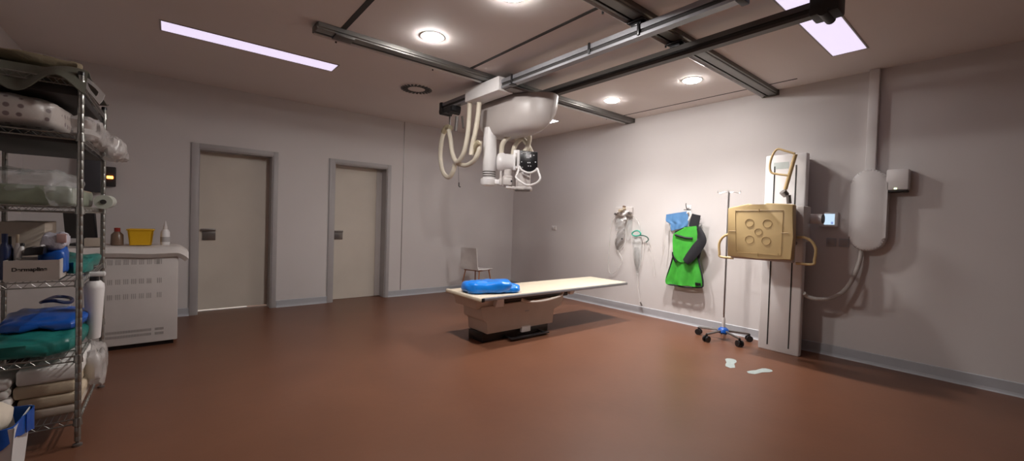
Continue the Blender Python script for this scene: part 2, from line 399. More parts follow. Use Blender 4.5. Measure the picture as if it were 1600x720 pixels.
for yy in (-2.74, -4.657):
    for xx in (-2.632, -2.077):
        b = MB(); b.box((xx-.06, yy-.07, 2.835), (xx+.06, yy+.07, 2.848), .004); b.box((xx-.04, yy-.045, 2.810), (xx+.04, yy+.045, 2.838), .003); b.build('trolley_bracket', black_m, cr)
for yy in (-3.17, -4.20, -4.68):
    b = MB(); b.box((-2.676, yy-.01, ZB0+.01), (-2.664, yy+.01, ZB1+.01), .002); b.box((-2.68, yy-.03, ZB0-.006), (-2.62, yy+.03, ZB0+.004), .002) if yy > -3.5 else None; b.build('clip', black_m, cr)
# hose guide beam under the far end of the bridge
b = MB(); b.box((-2.70, -2.05, 2.66), (-2.57, -1.73, 2.725), .012); b.cyl((-2.71, -1.78, 2.69), (-2.56, -1.78, 2.69), .045, n=16); b.cyl((-2.71, -1.98, 2.67), (-2.56, -1.98, 2.67), .04, n=16); b.build('hose_trolley', dark_m, cr)

# carriage hull: rounded bowl under the beams
def hull(name, c, sx, sy, z1, z0, m, e=0.42, tap=0.62):
    b = MB(); n = 56; rings = []
    sg = lambda t, p: math.copysign(abs(t)**p, t)
    levels = [(1.0, z1), (1.0, z1-(z1-z0)*.30), (.985, z1-(z1-z0)*.45), (.93, z1-(z1-z0)*.62), (.85, z1-(z1-z0)*.78), (.74, z1-(z1-z0)*.91), (.62, z0+.005), (.5, z0)]
    for k, z in levels:
        rings.append([b.v((c[0]+sg(math.cos(2*PI*i/n), e)*sx/2*k, c[1]+sg(math.sin(2*PI*i/n), e)*sy/2*k, z)) for i in range(n)])
    for A, B in zip(rings, rings[1:]):
        for i in range(n): b.bm.faces.new((A[i], A[(i+1) % n], B[(i+1) % n], B[i]))
    b.bm.faces.new(rings[0][::-1]); b.bm.faces.new(rings[-1])
    return b.build(name, m, cr)
plan = [(-2.47, -2.34), (-2.47, -2.86), (-2.43, -3.02), (-2.36, -3.16), (-2.26, -3.27), (-2.17, -3.31), (-2.08, -3.27), (-2.01, -3.18), (-1.97, -3.04), (-1.95, -2.40), (-2.01, -2.26), (-2.12, -2.20), (-2.32, -2.20), (-2.43, -2.25)]
b = MB(); rings = []; cen = (-2.2, -2.75)
P_ = catmull([Vector((x, y, 0)) for x, y in plan+[plan[0]]], 3)[:-1]
for k, kr, z in ((.97, .97, 2.712), (1.0, 1.0, 2.70), (1.0, .97, 2.58), (.99, .90, 2.50), (.97, .80, 2.45), (.93, .69, 2.405), (.87, .58, 2.365), (.78, .46, 2.335), (.62, .32, 2.315), (.4, .2, 2.305)):
    rings.append([b.v((cen[0]+(q.x-cen[0])*(k if q.x < cen[0] else kr), cen[1]+(q.y-cen[1])*(k if q.x < cen[0] else (k+kr)/2 + (k-kr)/2*max(0, 1-(q.x-cen[0])/.12)), z)) for q in P_])
n = len(P_)
for A_, B_ in zip(rings, rings[1:]):
    for i in range(n): b.bm.faces.new((A_[i], A_[(i+1) % n], B_[(i+1) % n], B_[i]))
b.bm.faces.new(rings[0][::-1]); b.bm.faces.new(rings[-1])
b.build('carriage_cover', mat('carriage_enamel', (.50, .455, .435), .35, var=.02), cr)
b = MB(); b.box((-2.62, -3.10, 2.712), (-2.02, -2.40, 2.735), .006); b.build('carriage_frame', plate_m, cr)
# white cable box fixed to the side of the first beam
b = MB(); b.box((-2.70, -2.99, 2.695), (-2.50, -2.33, 2.846), .010); o = b.build('cable_box', white_m, cr)
lab(o, 'white box fixed to the left beam where the hoses enter')

# telescopic column
q0 = at(766, 208, X=-2.40); cx, cy = -2.40, q0.y
qb = at(766, 290, X=-2.40); zb = qb.z
prof = [(.0, 2.42), (.080, 2.42), (.084, 2.10), (.081, zb+.195)]
for k in range(4):
    z = zb+.19-k*.026; prof += [(.078, z), (.078, z-.014), (.072, z-.015), (.072, z-.025)]
prof += [(.066, zb+.09), (.062, zb+.035), (.0, zb+.035)]
col = MB().lathe(prof, (cx, cy, 0), 32).build('telescopic_column', white_m, cr)
b = MB()
for k in range(3): b.lathe([(.0745, zb+.172-k*.027), (.0795, zb+.172-k*.027), (.0795, zb+.160-k*.027), (.0745, zb+.160-k*.027)], (cx, cy, 0), 32)
b.build('column_ring', plate_m, col)
# head frame: u along the tube, v towards the room's front, w up
an = math.radians(-42)
HM = Matrix.Translation((cx, cy, .005)) @ Matrix.Rotation(an, 4, 'Z') @ Matrix.Scale(1.07, 4)     # local x = tube axis, local -y = front
Zy = lambda y: 1.294+(334-y)/137.0
b = MB(HM); z1 = Zy(280); z0 = Zy(290)
b.lathe([(.0, z0-.012), (.04, z0-.012), (.085, z0), (.095, z0+.02), (.095, z1-.005), (.085, z1), (.0, z1)], (0, 0, 0), 28)
b.box((0, -.06, z0+.01), (.16, .06, z1-.01), .015); b.build('swivel_foot', white_m, cr)
b = MB(HM); b.box((.125, -.05, z0+.01), (.150, .05, Zy(250)), .006); b.box((.12, -.07, z0), (.155, .07, z1), .008); b.build('fork_arm', offw_m, cr)
zc = Zy(254.5)
hd = MB(HM).lathe([(.0, .085), (.070, .085), (.100, .100), (.110, .125), (.110, .16), (.098, .175), (.098, .33), (.0, .33)][::1], (0, 0, zc), 32, 'x').build('tube_housing', white_m, cr)
b = MB(HM); b.box((.275, -.125, Zy(268)), (.345, .10, Zy(237)), .012); b.box((.30, -.16, Zy(266)), (.35, -.10, Zy(239)), .008); b.build('end_housing', white_m, hd)
b = MB(HM); b.box((.300, -.165, Zy(262)), (.318, -.160, Zy(243)), .002); b.build('side_label', plate_m, hd)
# control panel
b = MB(HM); b.prism([(.352, -.175, Zy(239)), (.540, -.175, Zy(241)), (.545, -.175, Zy(266)), (.50, -.175, Zy(271)), (.42, -.175, Zy(270)), (.352, -.175, Zy(263))], (0, .06, 0), .004)
cp = b.build('control_panel', black_m, cr)
b = MB(HM); zz = Zy(250)
b.box((.42, -.178, zz-.004), (.455, -.1755, zz+.036)); 
sp = b.build('panel_screen', mat('panel_grey', (.45, .45, .47), .3), cp, smooth=False)
button_m = mat('button_white', (.7, .7, .72), .4)
for (uu, yy, ww, hh) in ((.465, 247, .016, .03), (.44, 257, .012, .012), (.46, 257, .012, .012), (.445, 262, .01, .01), (.47, 262, .01, .01), (.37, 244, .02, .006), (.40, 242, .05, .006), (.37, 256, .01, .01), (.52, 256, .01, .01), (.50, 246, .014, .008), (.38, 264, .012, .006)):
    MB(HM).box((uu-ww/2, -.178, Zy(yy)-hh/2), (uu+ww/2, -.1755, Zy(yy)+hh/2)).build('panel_button', button_m, cp, smooth=False)
# handlebar below the panel
b = MB(HM); hz = lambda y: Zy(y)
b.tube([(.345, -.19, hz(264)), (.335, -.26, hz(274)), (.320, -.28, hz(281)), (.39, -.30, hz(289)), (.46, -.30, hz(292)), (.54, -.29, hz(288)), (.575, -.27, hz(281)), (.555, -.24, hz(272)), (.545, -.19, hz(266))], .011, 10)
b.tube([(.345, -.19, hz(263)), (.38, -.195, hz(269)), (.45, -.20, hz(272.5)), (.51, -.195, hz(270)), (.545, -.19, hz(265))], .012, 10)
b.build('handlebar', white_m, cr)
# collimator and small motor below
b = MB(HM); b.lathe([(.0, Zy(292)), (.05, Zy(292)), (.062, Zy(289)), (.062, Zy(277)), (.045, Zy(275)), (.045, Zy(266)), (.0, Zy(266))], (.215, -.03, 0), 24)
b.box((.17, -.10, Zy(290)), (.27, -.02, Zy(279)), .012); b.build('motor_housing', offw_m, cr)
b = MB(HM); b.box((.31, -.11, Zy(293)), (.47, .10, Zy(268)), .012); b.box((.27, -.13, Zy(296)), (.49, .12, Zy(292.5)), .006); b.box((.20, -.08, Zy(295)), (.29, .06, Zy(291.5)), .006)
cl = b.build('collimator', offw_m, cr)
MB(HM).cyl((.262, -.1005, Zy(284)), (.262, -.106, Zy(284)), .010, n=12).build('knob', black_m, cl)
MB(HM).box((.30, -.135, Zy(297.5)), (.47, .10, Zy(295.8)), .003).build('exit_window', plate_m, cl)
# hoses over the tube
for pts in ([(.13, .02, Zy(240)), (.15, -.02, Zy(225)), (.25, -.06, Zy(212)), (.37, -.06, Zy(206)), (.44, -.02, Zy(212)), (.43, .0, Zy(228)), (.38, .0, Zy(240))],
            [(.26, .06, Zy(242)), (.28, .04, Zy(228)), (.35, .02, Zy(217)), (.41, .04, Zy(222)), (.47, .05, Zy(236)), (.48, .03, Zy(243))],
            [(.44, .04, Zy(212)), (.36, .10, Zy(200)), (.28, .14, 2.16)]):
    MB(HM).tube(pts, .027, 12).build('tube_hose', hose_m, cr)
# hanging hose loops left of the carriage
def P3(l, X): return [at(x, y, X=X) for x, y in l]
for l, X in (([(734, 160), (733, 185), (730, 215), (724, 240), (714, 253), (707, 240), (704, 218), (701, 203)], -2.64),
             ([(749, 160), (747, 180), (743, 205), (738, 228), (736, 242)], -2.64),
             ([(694, 205), (690, 220), (688, 245), (692, 268), (701, 277), (708, 268), (711, 256)], -2.61),
             ([(750, 220), (748, 236), (741, 250), (729, 258), (716, 256)], -2.58)):
    MB().tube(P3(l, X), .028, 12).build('hanging_hose', hose_m, cr)
b = MB(); b.tube(P3([(738, 238), (742, 230), (748, 222)], -2.61), .034, 10); tape_m = mat('hose_tape', (.42, .36, .24), .6); b.build('hose_clamp', tape_m, cr); b = MB(); b.tube(P3([(693, 207), (698, 199), (704, 200)], -2.61), .036, 10); b.build('hose_clamp', tape_m, cr)
b = MB(); b.tube(P3([(703, 198), (703, 178)], -2.58), .012, 8, smooth=False); b.build('hose_hanger', plate_m, cr); b = MB(); b.tube(P3([(712, 205), (714, 182)], -2.58), .022, 8, smooth=False); b.build('hose_hanger', plate_m, cr); b = MB(); b.tube(P3([(724, 200), (722, 182)], -2.58), .014, 8, smooth=False); b.build('hose_hanger', plate_m, cr)
b = MB(); b.tube(P3([(716, 256), (716.5, 275), (717, 287)], -2.60), .002, 5, smooth=False); b.tube(P3([(717, 285), (717, 291), (719, 292)], -2.60), .007, 6, smooth=False); b.build('pull_cord', black_m, cr)

# ------------------------------------------------------------------ examination table
tb = thing('examination_table', 'low x-ray examination table with pale floating top and taupe base', 'examination table', (-2.3, -2.83, 0))
TZ = .53; x0, x1, y0, y1 = -3.005, -.575, -3.205, -2.52
MB().box((x0+.05, y0+.03, TZ-.028), (x1, y1-.03, TZ), .004).build('tabletop', table_m, tb)
b = MB(); b.box((x0+.05, y0, TZ-.034), (x1, y0+.03, TZ-.004), .005); b.build('side_rail', alu_m, tb); b = MB(); b.box((x0+.05, y1-.03, TZ-.034), (x1, y1, TZ-.004), .005); b.build('side_rail', alu_m, tb)
b = MB(); b.box((x0, y0+.005, TZ-.040), (x0+.05, y1-.005, TZ+.003), .012); b.build('end_rail', table_m, tb)
for yy in (y0-.003, y1-.03): MB().box((x0+.02, yy, TZ-.040), (x0+.055, yy+.033, TZ-.002), .004).build('corner_cap', black_m, tb)
# body: wedge shape tapering towards the floor
yb0, yb1 = -3.02, -2.66
MB().prism([(-2.775, yb0, .10), (-1.80, yb0, .10), (-1.80, yb0, .27), (-1.66, yb0, .30), (-1.62, yb0, .41), (-2.86, yb0, .395), (-2.84, yb0, .26), (-2.775, yb0, .225)], (0, yb1-yb0, 0), .008).build('body', taupe_m, tb)
MB().prism([(-2.90, yb0+.02, .375), (-2.66, yb0+.02, .40), (-2.66, yb0+.02, .495), (-2.94, yb0+.02, .495)], (0, .42, 0), .006).build('top_bracket', taupe_m, tb)
MB().prism([(-2.70, yb0-.035, .385), (-2.585, yb0-.035, .385), (-2.585, yb0-.035, .495), (-2.665, yb0-.035, .495)], (0, .06, 0), .004).build('brake_cover', white_m, tb)
MB().box((-2.64, yb0+.03, .40), (-1.52, yb1-.03, .495), .01).build('lift_carriage', black_m, tb)
MB().prism([(-1.53, yb0-.02, .42), (-1.47, yb0-.02, .42), (-1.43, yb0-.02, .495), (-1.53, yb0-.02, .495)], (0, .05, 0), .004).build('end_bracket', white_m, tb)
b = MB(); b.tube([(-2.38, -3.10, .445), (-2.3, -3.17, .425), (-2.1, -3.19, .425), (-1.85, -3.17, .45), (-1.75, -3.12, .475)], .016, 10); b.build('handrail', taupe_m, tb)
MB().box((-2.80, -2.97, 0), (-1.83, -2.70, .10), .01).build('plinth', black_m, tb)
b = MB(); b.box((-2.52, -3.12, .02), (-1.95, -3.07, .035), .004); b.box((-2.50, -3.1, .02), (-2.47, -2.96, .032), .003); b.box((-2.0, -3.1, .02), (-1.97, -2.96, .032), .003); b.build('foot_pedal', black_m, tb)
MB().box((-2.30, -3.035, .055), (-2.17, -3.0, .12), .004).build('pedal_bracket', white_m, tb)
b = MB(); b.box((-2.25, yb0-.002, .285), (-2.19, yb0+.001, .298)); b.build('maker_mark', frame_m, tb, smooth=False)
# blue plastic covered pillow
def pil(u, v):
    pass
b = MB(rotz(-.32, (-2.70, -2.94, TZ+.062)))
b.blob((-.0, 0, 0), (.50, .30, .145), .62, .16, 7, 40, 3); b.blob((-.18, .04, -.004), (.22, .28, .13), .7, .12, 8, 30, 5); b.blob((.20, -.02, -.018), (.26, .22, .098), .75, .15, 9, 30, 8)
b.build('blue_cushion', bluebag_m)
tag(COL.objects['blue_cushion'], 'shiny blue plastic covered cushion lying on the examination table', 'cushion')

# ------------------------------------------------------------------ chair
ch = thing('visitor_chair', 'white plastic shell chair against the wall behind the table', 'chair', (-1.15, -.47, 0))
CM = rotz(.32, (-1.17, -.47, 0))
def shell(u, v):
    y = (u-.5)*.38; s = v
    if s < .5: x = -.20-.03*(1-s*2)**1.0; z = .83-.36*(s*2)
    else:
        t = (s-.5)*2; x = -.20+.42*t; z = .455-.02*math.sin(t*PI)+(.0 if t < .9 else -.02*(t-.9)*10)
    wdt = 1.0-(.10*(1-s*2) if s < .5 else 0)
    if .42 < s < .58: z += .0
    return (x+.02*(2*u-1)**2*(-1 if s < .5 else 0), y*wdt, z+(.012*(2*u-1)**2 if s > .5 else 0))
MB(CM).grid(shell, 12, 28, .012).build('seat_shell', mat('chair_white', (.84, .82, .80), .4), ch)
b = MB(CM); b.box((-.15, -.17, .425), (.17, -.15, .445), .004); b.box((-.15, .15, .425), (.17, .17, .445), .004); b.box((-.15, -.16, .425), (-.13, .16, .442), .004); b.box((.15, -.16, .425), (.17, .16, .442), .004); b.build('underframe', wood_m, ch)
for sx in (-1, 1):
    for sy in (-1, 1): MB(CM).tube([(.01+sx*.14, sy*.15, .435), (.01+sx*.22, sy*.20, 0)], .011, 10, smooth=False).build('leg', wood_m, ch)

# ------------------------------------------------------------------ right wall: small fittings
def plate(name, x, y, w_, h_, label, cat, m=white_m, X=0.0, n=1, d=.012):
    q = at(x, y, X=X); t = thing(name, label, cat, (X, q.y, q.z-h_/2))
    MB().box((X-d, q.y-w_/2, q.z-h_/2), (X, q.y+w_/2, q.z+h_/2), .004).build('cover_plate', m, t)
    b = MB()
    for k in range(n):
        yy = q.y+(k-(n-1)/2)*w_/n; b.box((X-d-.004, yy-w_/n*.36, q.z-h_*.33), (X-d, yy+w_/n*.36, q.z+h_*.33), .002)
    b.build('rocker' if cat == 'light switch' else 'socket_insert', offw_m if m is white_m else frame_m, t)
    return t
plate('light_switch', 866, 356, .115, .075, 'small white double switch on the right wall near the room corner', 'light switch', n=2)
plate('wall_socket', 1299, 378, .085, .085, 'grey wall socket under the lit screen, the left of a pair', 'socket', base_m)
plate('wall_socket', 1319, 379, .085, .085, 'grey wall socket under the lit screen, the right of a pair', 'socket', base_m)

# wall control screen
a = at(1280, 331, X=-.06); c = at(1308, 355, X=-.06)
t = thing('wall_screen', 'small lit wall screen beside the upright x-ray stand', 'screen', (0, (a.y+c.y)/2, c.z))
MB().box((-.05, c.y, c.z), (0, a.y, a.z), .012).build('housing', white_m, t)
a2 = at(1288, 334, X=-.055); c2 = at(1303.5, 351, X=-.055)
MB().box((-.053, c2.y, c2.z), (-.049, a2.y, a2.z)).build('display', screen_m, t, smooth=False)
MB().box((-.0545, c2.y+.01, c2.z+.005), (-.053, a2.y-.06, c2.z+.03)).build('display_bar', screen2_m, t, smooth=False)

# capsule-shaped cable cover with duct and hose
a = at(1331, 266, X=-.10); c = at(1383, 394, X=-.10); yc = (a.y+c.y)/2; R_ = (a.y-c.y)/2
t = thing('cable_cover', 'large white capsule-shaped cable cover on the right wall', 'cable cover', (0, yc, c.z))
pl = []
for k in range(17): th = PI*k/16; pl.append((0, yc+R_*math.cos(th), a.z-R_+R_*math.sin(th)))
for k in range(17): th = PI+PI*k/16; pl.append((0, yc+R_*math.cos(th), c.z+R_+R_*math.sin(th)))
MB().prism(pl, (-.12, 0, 0), .03).build('capsule', white_m, t)
a = at(1357, 150, X=-.06); c = at(1373, 150, X=-.06)
tag(MB().box((-.06, c.y, at(1357, 275, X=0).z), (0, a.y, H-.002), .004).build('cable_duct', white_m), 'white square duct rising from the capsule cover to the ceiling', 'cable duct')
b = MB(); b.tube([at(1346, 388, X=-.07), at(1343, 408, X=-.09), at(1334, 432, X=-.11), at(1320, 453, X=-.14), at(1300, 465, X=-.20), at(1278, 467, X=-.26), at(1262, 463, X=-.29), at(1256, 458, X=-.33)], .020, 12)
tag(b.build('cable_hose', mat('white_hose', (.55, .52, .49), .45, bump=.5, bscale=120)), 'white corrugated hose sagging from the capsule cover to the x-ray stand', 'hose')

# dispenser with a small green light
a = at(1385, 265, X=-.12); c = at(1419, 296, X=-.12)
t = thing('wall_unit', 'small pale box with a green light, right of the capsule cover', 'wall box', (0, (a.y+c.y)/2, c.z))
MB().box((-.12, c.y, c.z), (0, a.y, a.z), .012).build('housing', white_m, t)
MB().box((-.115, c.y+.008, c.z-.018), (0, a.y-.01, c.z), .004).build('base_strip', slot_m, t)
q = at(1399, 294.5, X=-.122); MB().box((-.123, q.y-.010, q.z-.006), (-.118, q.y+.010, q.z+.006), .002).build('indicator', led_m, t)

# ------------------------------------------------------------------ upright x-ray stand (wall bucky)
ws = thing('wall_bucky_stand', 'tall white upright x-ray stand with tan detector plate', 'x-ray stand', (-.2, -4.96, 0))
YC = -4.955
MB().prism([(-.36, YC-.19, 0), (-.34, YC-.197, 0), (-.30, YC-.197, 0), (-.02, YC-.12, 0), (-.02, YC+.12, 0), (-.30, YC+.195, 0), (-.34, YC+.195, 0), (-.36, YC+.19, 0)], (0, 0, 2.10), .012).build('column', white_m, ws)
for yy in (YC+.10, YC-.10): MB().box((-.363, yy-.006, .06), (-.355, yy+.006, 1.98), .0).build('track_slot', slot_m, ws, smooth=False)
MB().box((-.362, YC-.03, 1.95), (-.358, YC+.11, 2.02)).build('name_plate', mat('pale_aqua', (.58, .64, .62), .4), ws, smooth=False)
# detector
X0 = -.80
top = [(1137, 325), (1170, 318), (1176, 321), (1190, 321), (1197, 317), (1240, 319)]
pl = [at(x, y, X=X0) for x, y in top]+[at(x, y, X=X0) for x, y in ((1239, 370), (1237, 407), (1185, 404), (1136, 400))]
det = MB().prism(pl, (.085, 0, 0), .012).build('detector_plate', tan_m, ws)
XS = X0-.001
def lines(poly, r=.0022): 
    b.tube([at(x, y, X=XS) for x, y in poly], r, 5, smooth=False)
b = MB(); lines([(1149, 329), (1224, 328)]); lines([(1224, 328), (1220, 399)]); lines([(1220, 399), (1150, 394)]); lines([(1150, 394), (1149, 329)])
for (x, y) in ((1171, 348), (1199, 349), (1185, 362), (1171, 374), (1197, 376)):
    q = at(x, y, X=XS); rr = .040 if (x, y) != (1185, 362) else .034
    b.tube([q+Vector((0, rr*math.cos(k*PI/10), rr*math.sin(k*PI/10))) for k in range(20)], .0026, 5, smooth=False, closed=True)
for poly in ([(1186, 326), (1186, 331)], [(1184, 395), (1184, 400)], [(1139, 361), (1150, 361)], [(1220, 364), (1232, 364)]): lines(poly, .003)
for x, y in ((1222, 330), (1151, 331), (1216, 397), (1152, 392)): q = at(x, y, X=XS); b.cyl(q, q+Vector((-.002, 0, 0)), .006, n=8)
b.build('detector_marks', tan_line_m, det)
ya, yb = pl[0].y, pl[5].y
MB().box((X0+.085, yb+.01, .985), (X0+.15, ya-.01, 1.51), .01).build('detector_back', offw_m, ws)
MB().box((X0+.15, yb-.045, 1.19), (-.44, ya-.16, 1.54), .012).build('bucky_housing', offw_m, ws)
MB().box((-.45, YC-.14, 1.15), (-.362, YC+.14, 1.50), .01).build('carriage', plate_m, ws)
def hloop(sgn, y):
    b = MB(); o_ = sgn
    b.tube([(-.66, y-.02*o_, 1.235), (-.66, y+.04*o_, 1.235), (-.66, y+.10*o_, 1.20), (-.66, y+.135*o_, 1.13), (-.66, y+.13*o_, 1.03), (-.66, y+.115*o_, .985), (-.66, y-.02*o_, .980)], .013, 10)
    return b.build('side_handle', tan_m, ws)
hloop(-1, yb-.02); hloop(1, ya)
# overhead patient handle
XH = -.55
b = MB(); p0, p1 = at(1227, 296, X=XH), at(1243, 241, X=XH); b.tube([p0, p1], .019, 10, smooth=False)
b.tube([at(x, y, X=XH-.01) for x, y in ((1242, 240), (1228, 236), (1215, 233), (1207, 243), (1203, 258), (1205, 269), (1215, 272), (1231, 274))], .011, 10)
b.build('overhead_handle', tan_m, ws)
b = MB(); b.cyl(at(1223, 299, X=XH), at(1227, 305, X=XH)+Vector((.03, 0, 0)), .035, .03, n=18); b.cyl(at(1232, 305, X=XH), at(1233, 318, X=XH), .022, n=14); b.build('handle_joint', plate_m, ws)
b = MB(); q = at(1276, 342, X=-.40); b.lathe([(.0, q.y-.05), (.046, q.y-.05), (.050, q.y-.045), (.050, YC-.16), (.0, YC-.16)], (-.40, 0, q.z), 20, 'y'); o = b.build('brake_motor', white_m, ws)
b = MB(); b.lathe([(.0, q.y-.058), (.044, q.y-.058), (.044, q.y-.050), (.0, q.y-.050)], (-.40, 0, q.z), 20, 'y'); b.build('motor_cap', black_m, o)

# ------------------------------------------------------------------ IV stand
iv = thing('drip_stand', 'steel drip stand on five black castors beside the x-ray stand', 'drip stand', (-.36, -4.39, 0))
MB().cyl((-.36, -4.39, .14), (-.36, -4.39, 1.72), .0105, n=12).build('pole', steel_m, iv)
MB().lathe([(.018, .13), (.018, .24), (.012, .26)], (-.36, -4.39, 0), 14).build('lower_sleeve', offw_m, iv)
MB().lathe([(.0, .075), (.05, .075), (.062, .09), (.055, .125), (.03, .145), (.0, .145)], (-.36, -4.39, 0), 20).build('hub', dblue_m, iv)
for k in range(5):
    a = math.radians(95+72*k); dx, dy = math.cos(a), math.sin(a)
    L = MB().tube([(-.36+dx*.04, -4.39+dy*.04, .105), (-.36+dx*.28, -4.39+dy*.28, .088)], .013, 8, smooth=False).build('leg', plate_m, iv)
    px, py = -.36+dx*.28, -4.39+dy*.28; tx, ty = -dy, dx
    b = MB(); b.cyl((px, py, .09), (px, py, .055), .013, n=10); b.cyl((px+tx*.013, py+ty*.013, .035), (px+tx*.03, py+ty*.03, .035), .035, n=18); b.cyl((px-tx*.013, py-ty*.013, .035), (px-tx*.03, py-ty*.03, .035), .035, n=18); b.cyl((px-tx*.013, py-ty*.013, .036), (px+tx*.013, py+ty*.013, .036), .018, n=12)
    b.build('castor', black_m, L)
for k in range(4):
    a = math.radians(20+90*k); dx, dy = math.cos(a), math.sin(a)
    MB().tube([(-.36, -4.39, 1.715), (-.36+dx*.05, -4.39+dy*.05, 1.722), (-.36+dx*.10, -4.39+dy*.10, 1.708), (-.36+dx*.12, -4.39+dy*.12, 1.72), (-.36+dx*.115, -4.39+dy*.115, 1.74)], .004, 6).build('hook', steel_m, iv)

# ------------------------------------------------------------------ footprint stickers
def foot(p0, p1, label):
    p0, p1 = Vector(p0), Vector(p1); L = (p1-p0).length; a = math.atan2(p1.y-p0.y, p1.x-p0.x)
    out = [(0, .0), (.03, .033), (.09, .036), (.15, .030), (.20, .038), (.25, .044), (.285, .034), (.30, .012), (.30, -.012), (.275, -.034), (.22, -.038), (.15, -.022), (.10, -.028), (.04, -.032)]
    k = L/.30; m = rotz(a, (p0.x, p0.y, 0.0003))
    return tag(MB(m).prism([(x*k, y*k*1.15, 0) for x, y in out], (0, 0, .0012)).build('footprint_sticker', sticker_m, smooth=False), label, 'floor sticker', 'footprint stickers before the x-ray stand')
foot(at(1141, 575, Z=0), at(1143, 560.5, Z=0), 'white footprint sticker on the floor, the one nearer the drip stand')
foot(at(1169, 583, Z=0), at(1204, 577.5, Z=0), 'white footprint sticker on the floor, the elongated one farther right')

# ------------------------------------------------------------------ hanging apron etc.
hk = at(1077, 325, X=0)
t = thing('wall_hook', 'small steel double coat hook holding the green apron', 'hook', (0, hk.y, hk.z-.05))
b = MB(); b.box((-.008, hk.y-.03, hk.z-.05), (0, hk.y+.03, hk.z+.04), .003); b.build('backplate', white_m, t)
b = MB(); b.tube([(0, hk.y, hk.z), (-.06, hk.y, hk.z-.01), (-.09, hk.y, hk.z+.03), (-.09, hk.y, hk.z+.06)], .006, 8); b.cyl((-.05, hk.y-.045, hk.z-.02), (-.05, hk.y+.045, hk.z-.02), .010, n=8); b.build('prong', plate_m, t)
b = MB(); b.tube([at(1080, 343, X=-.03), at(1092, 344, X=-.03), at(1096, 341, X=-.03)], .004, 6); b.tube([at(1080, 353, X=-.03), at(1093, 355, X=-.03), at(1097, 350, X=-.03)], .005, 6); b.build('side_peg', steel_m, t)

AX = -.075
def A(cx_, cy_, X=AX): return at(1030+cx_/4.5, 300+cy_/4.5, X=X)      # measured on the apron's plane
def cloth_rows(name, rows, m, parent, X=AX, fold=.016, nf=3.0, th=.008, ph=0.0):
    rows_ = [(A(l, y, X), A(r, y2, X)) for (l, y, r, y2) in rows]
    Ls = catmull([q[0] for q in rows_], 5); Rs = catmull([q[1] for q in rows_], 5); n = len(Ls)-1
    def fn(u, v):
        k = min(int(v*n+1e-6), n); p = Ls[k].lerp(Rs[k], u)
        p.x += -fold*(.5+.5*math.sin(u*nf*2*PI+ph+v*1.4))*(.35+.65*v)-.012*math.sin(u*PI)
        return p
    return MB().grid(fn, 26, n, th).build(name, m, parent)
q = A(180, 640)
ap = thing('lead_apron', 'bright green lead apron with black straps hanging on the wall', 'apron', (AX, q.y, q.z))
cloth_rows('skirt', [(112, 420, 262, 420), (98, 460, 272, 465), (80, 520, 286, 525), (60, 585, 300, 590), (54, 622, 306, 640), (62, 645, 302, 668)], green_m, ap, fold=.045, nf=2.4)
cloth_rows('bib', [(168, 250, 262, 238), (110, 285, 268, 268), (98, 320, 268, 310), (98, 380, 256, 375), (104, 440, 235, 440), (128, 478, 205, 480), (150, 492, 190, 494)], green_m, ap, X=AX-.035, fold=.012, nf=1.4)
def ribbon(name, pts, widths, m, parent, X, th=.010):
    C = catmull([A(x, y, X) for x, y in pts], 5); n = len(C)-1; k = len(widths)-1
    def fn(u, v):
        i = min(int(v*n+1e-6), n); t_ = (C[min(i+1, n)]-C[max(i-1, 0)]).normalized(); s_ = Vector((1, 0, 0)).cross(t_)
        f = v*k; j = min(int(f), k-1); w_ = widths[j]+(widths[j+1]-widths[j])*(f-j)
        p = C[i]+s_*(u-.5)*w_; p.x -= .012*math.sin(u*PI); return p
    return MB().grid(fn, 8, n, th).build(name, m, parent)
ribbon('shoulder_strap', [(262, 158), (252, 200), (243, 246)], [.115, .125, .125], blackfab_m, ap, AX-.015)
ribbon('cross_strap', [(278, 250), (296, 300), (300, 345), (262, 400), (215, 460), (185, 492)], [.05, .09, .12, .14, .125, .09], blackfab_m, ap, AX-.06)
ribbon('side_strap', [(286, 350), (282, 410), (272, 470)], [.07, .06, .04], blackfab_m, ap, AX-.002)
ribbon('waist_band', [(104, 420), (108, 455), (122, 490)], [.05, .06, .03], blackfab_m, ap, AX-.028)
ribbon('pocket_trim', [(112, 300), (150, 312), (190, 322), (236, 326)], [.018, .02, .02, .018], blackfab_m, ap, AX-.058)
b = MB(); b.tube([A(x, y, AX-.03) for x, y in ((96, 455), (78, 520), (58, 585), (51, 622), (62, 646), (110, 655), (180, 668), (240, 670), (300, 668), (308, 640), (302, 590), (288, 525), (275, 470))], .010, 8); b.build('binding', blackfab_m, ap); b = MB()
b.tube([A(x, y, AX-.045) for x, y in ((110, 282), (150, 262), (175, 250))], .008, 8); b.build('binding', blackfab_m, ap)
MB().box(A(252, 655, AX-.062), A(292, 640, AX-.054), .0).build('hem_label', black_m, ap)
q = A(130, 260)
bl = thing('blue_collar', 'blue thyroid collar draped over the hook above the green apron', 'protective collar', (AX, q.y, q.z))
cloth_rows('panel', [(52, 158, 196, 136), (50, 180, 204, 160), (52, 205, 206, 195), (82, 225, 204, 220), (84, 250, 200, 238), (92, 272, 190, 246)], bluefab_m, bl, X=AX-.005, fold=.018, nf=2.4)
b = MB(); b.tube([A(x, y, AX) for x, y in ((50, 200), (42, 230), (40, 300), (36, 380), (28, 430), (24, 442))], .006, 6); b.build('tie', linen_m, bl); b = MB(); b.tube([A(x, y, AX) for x, y in ((72, 210), (76, 260), (82, 300))], .004, 6); b.build('tie', linen_m, bl)
ribbon('neck_loop', [(196, 150), (214, 140), (222, 170), (206, 200)], [.03, .03, .03, .03], linen_m, bl, AX-.002)

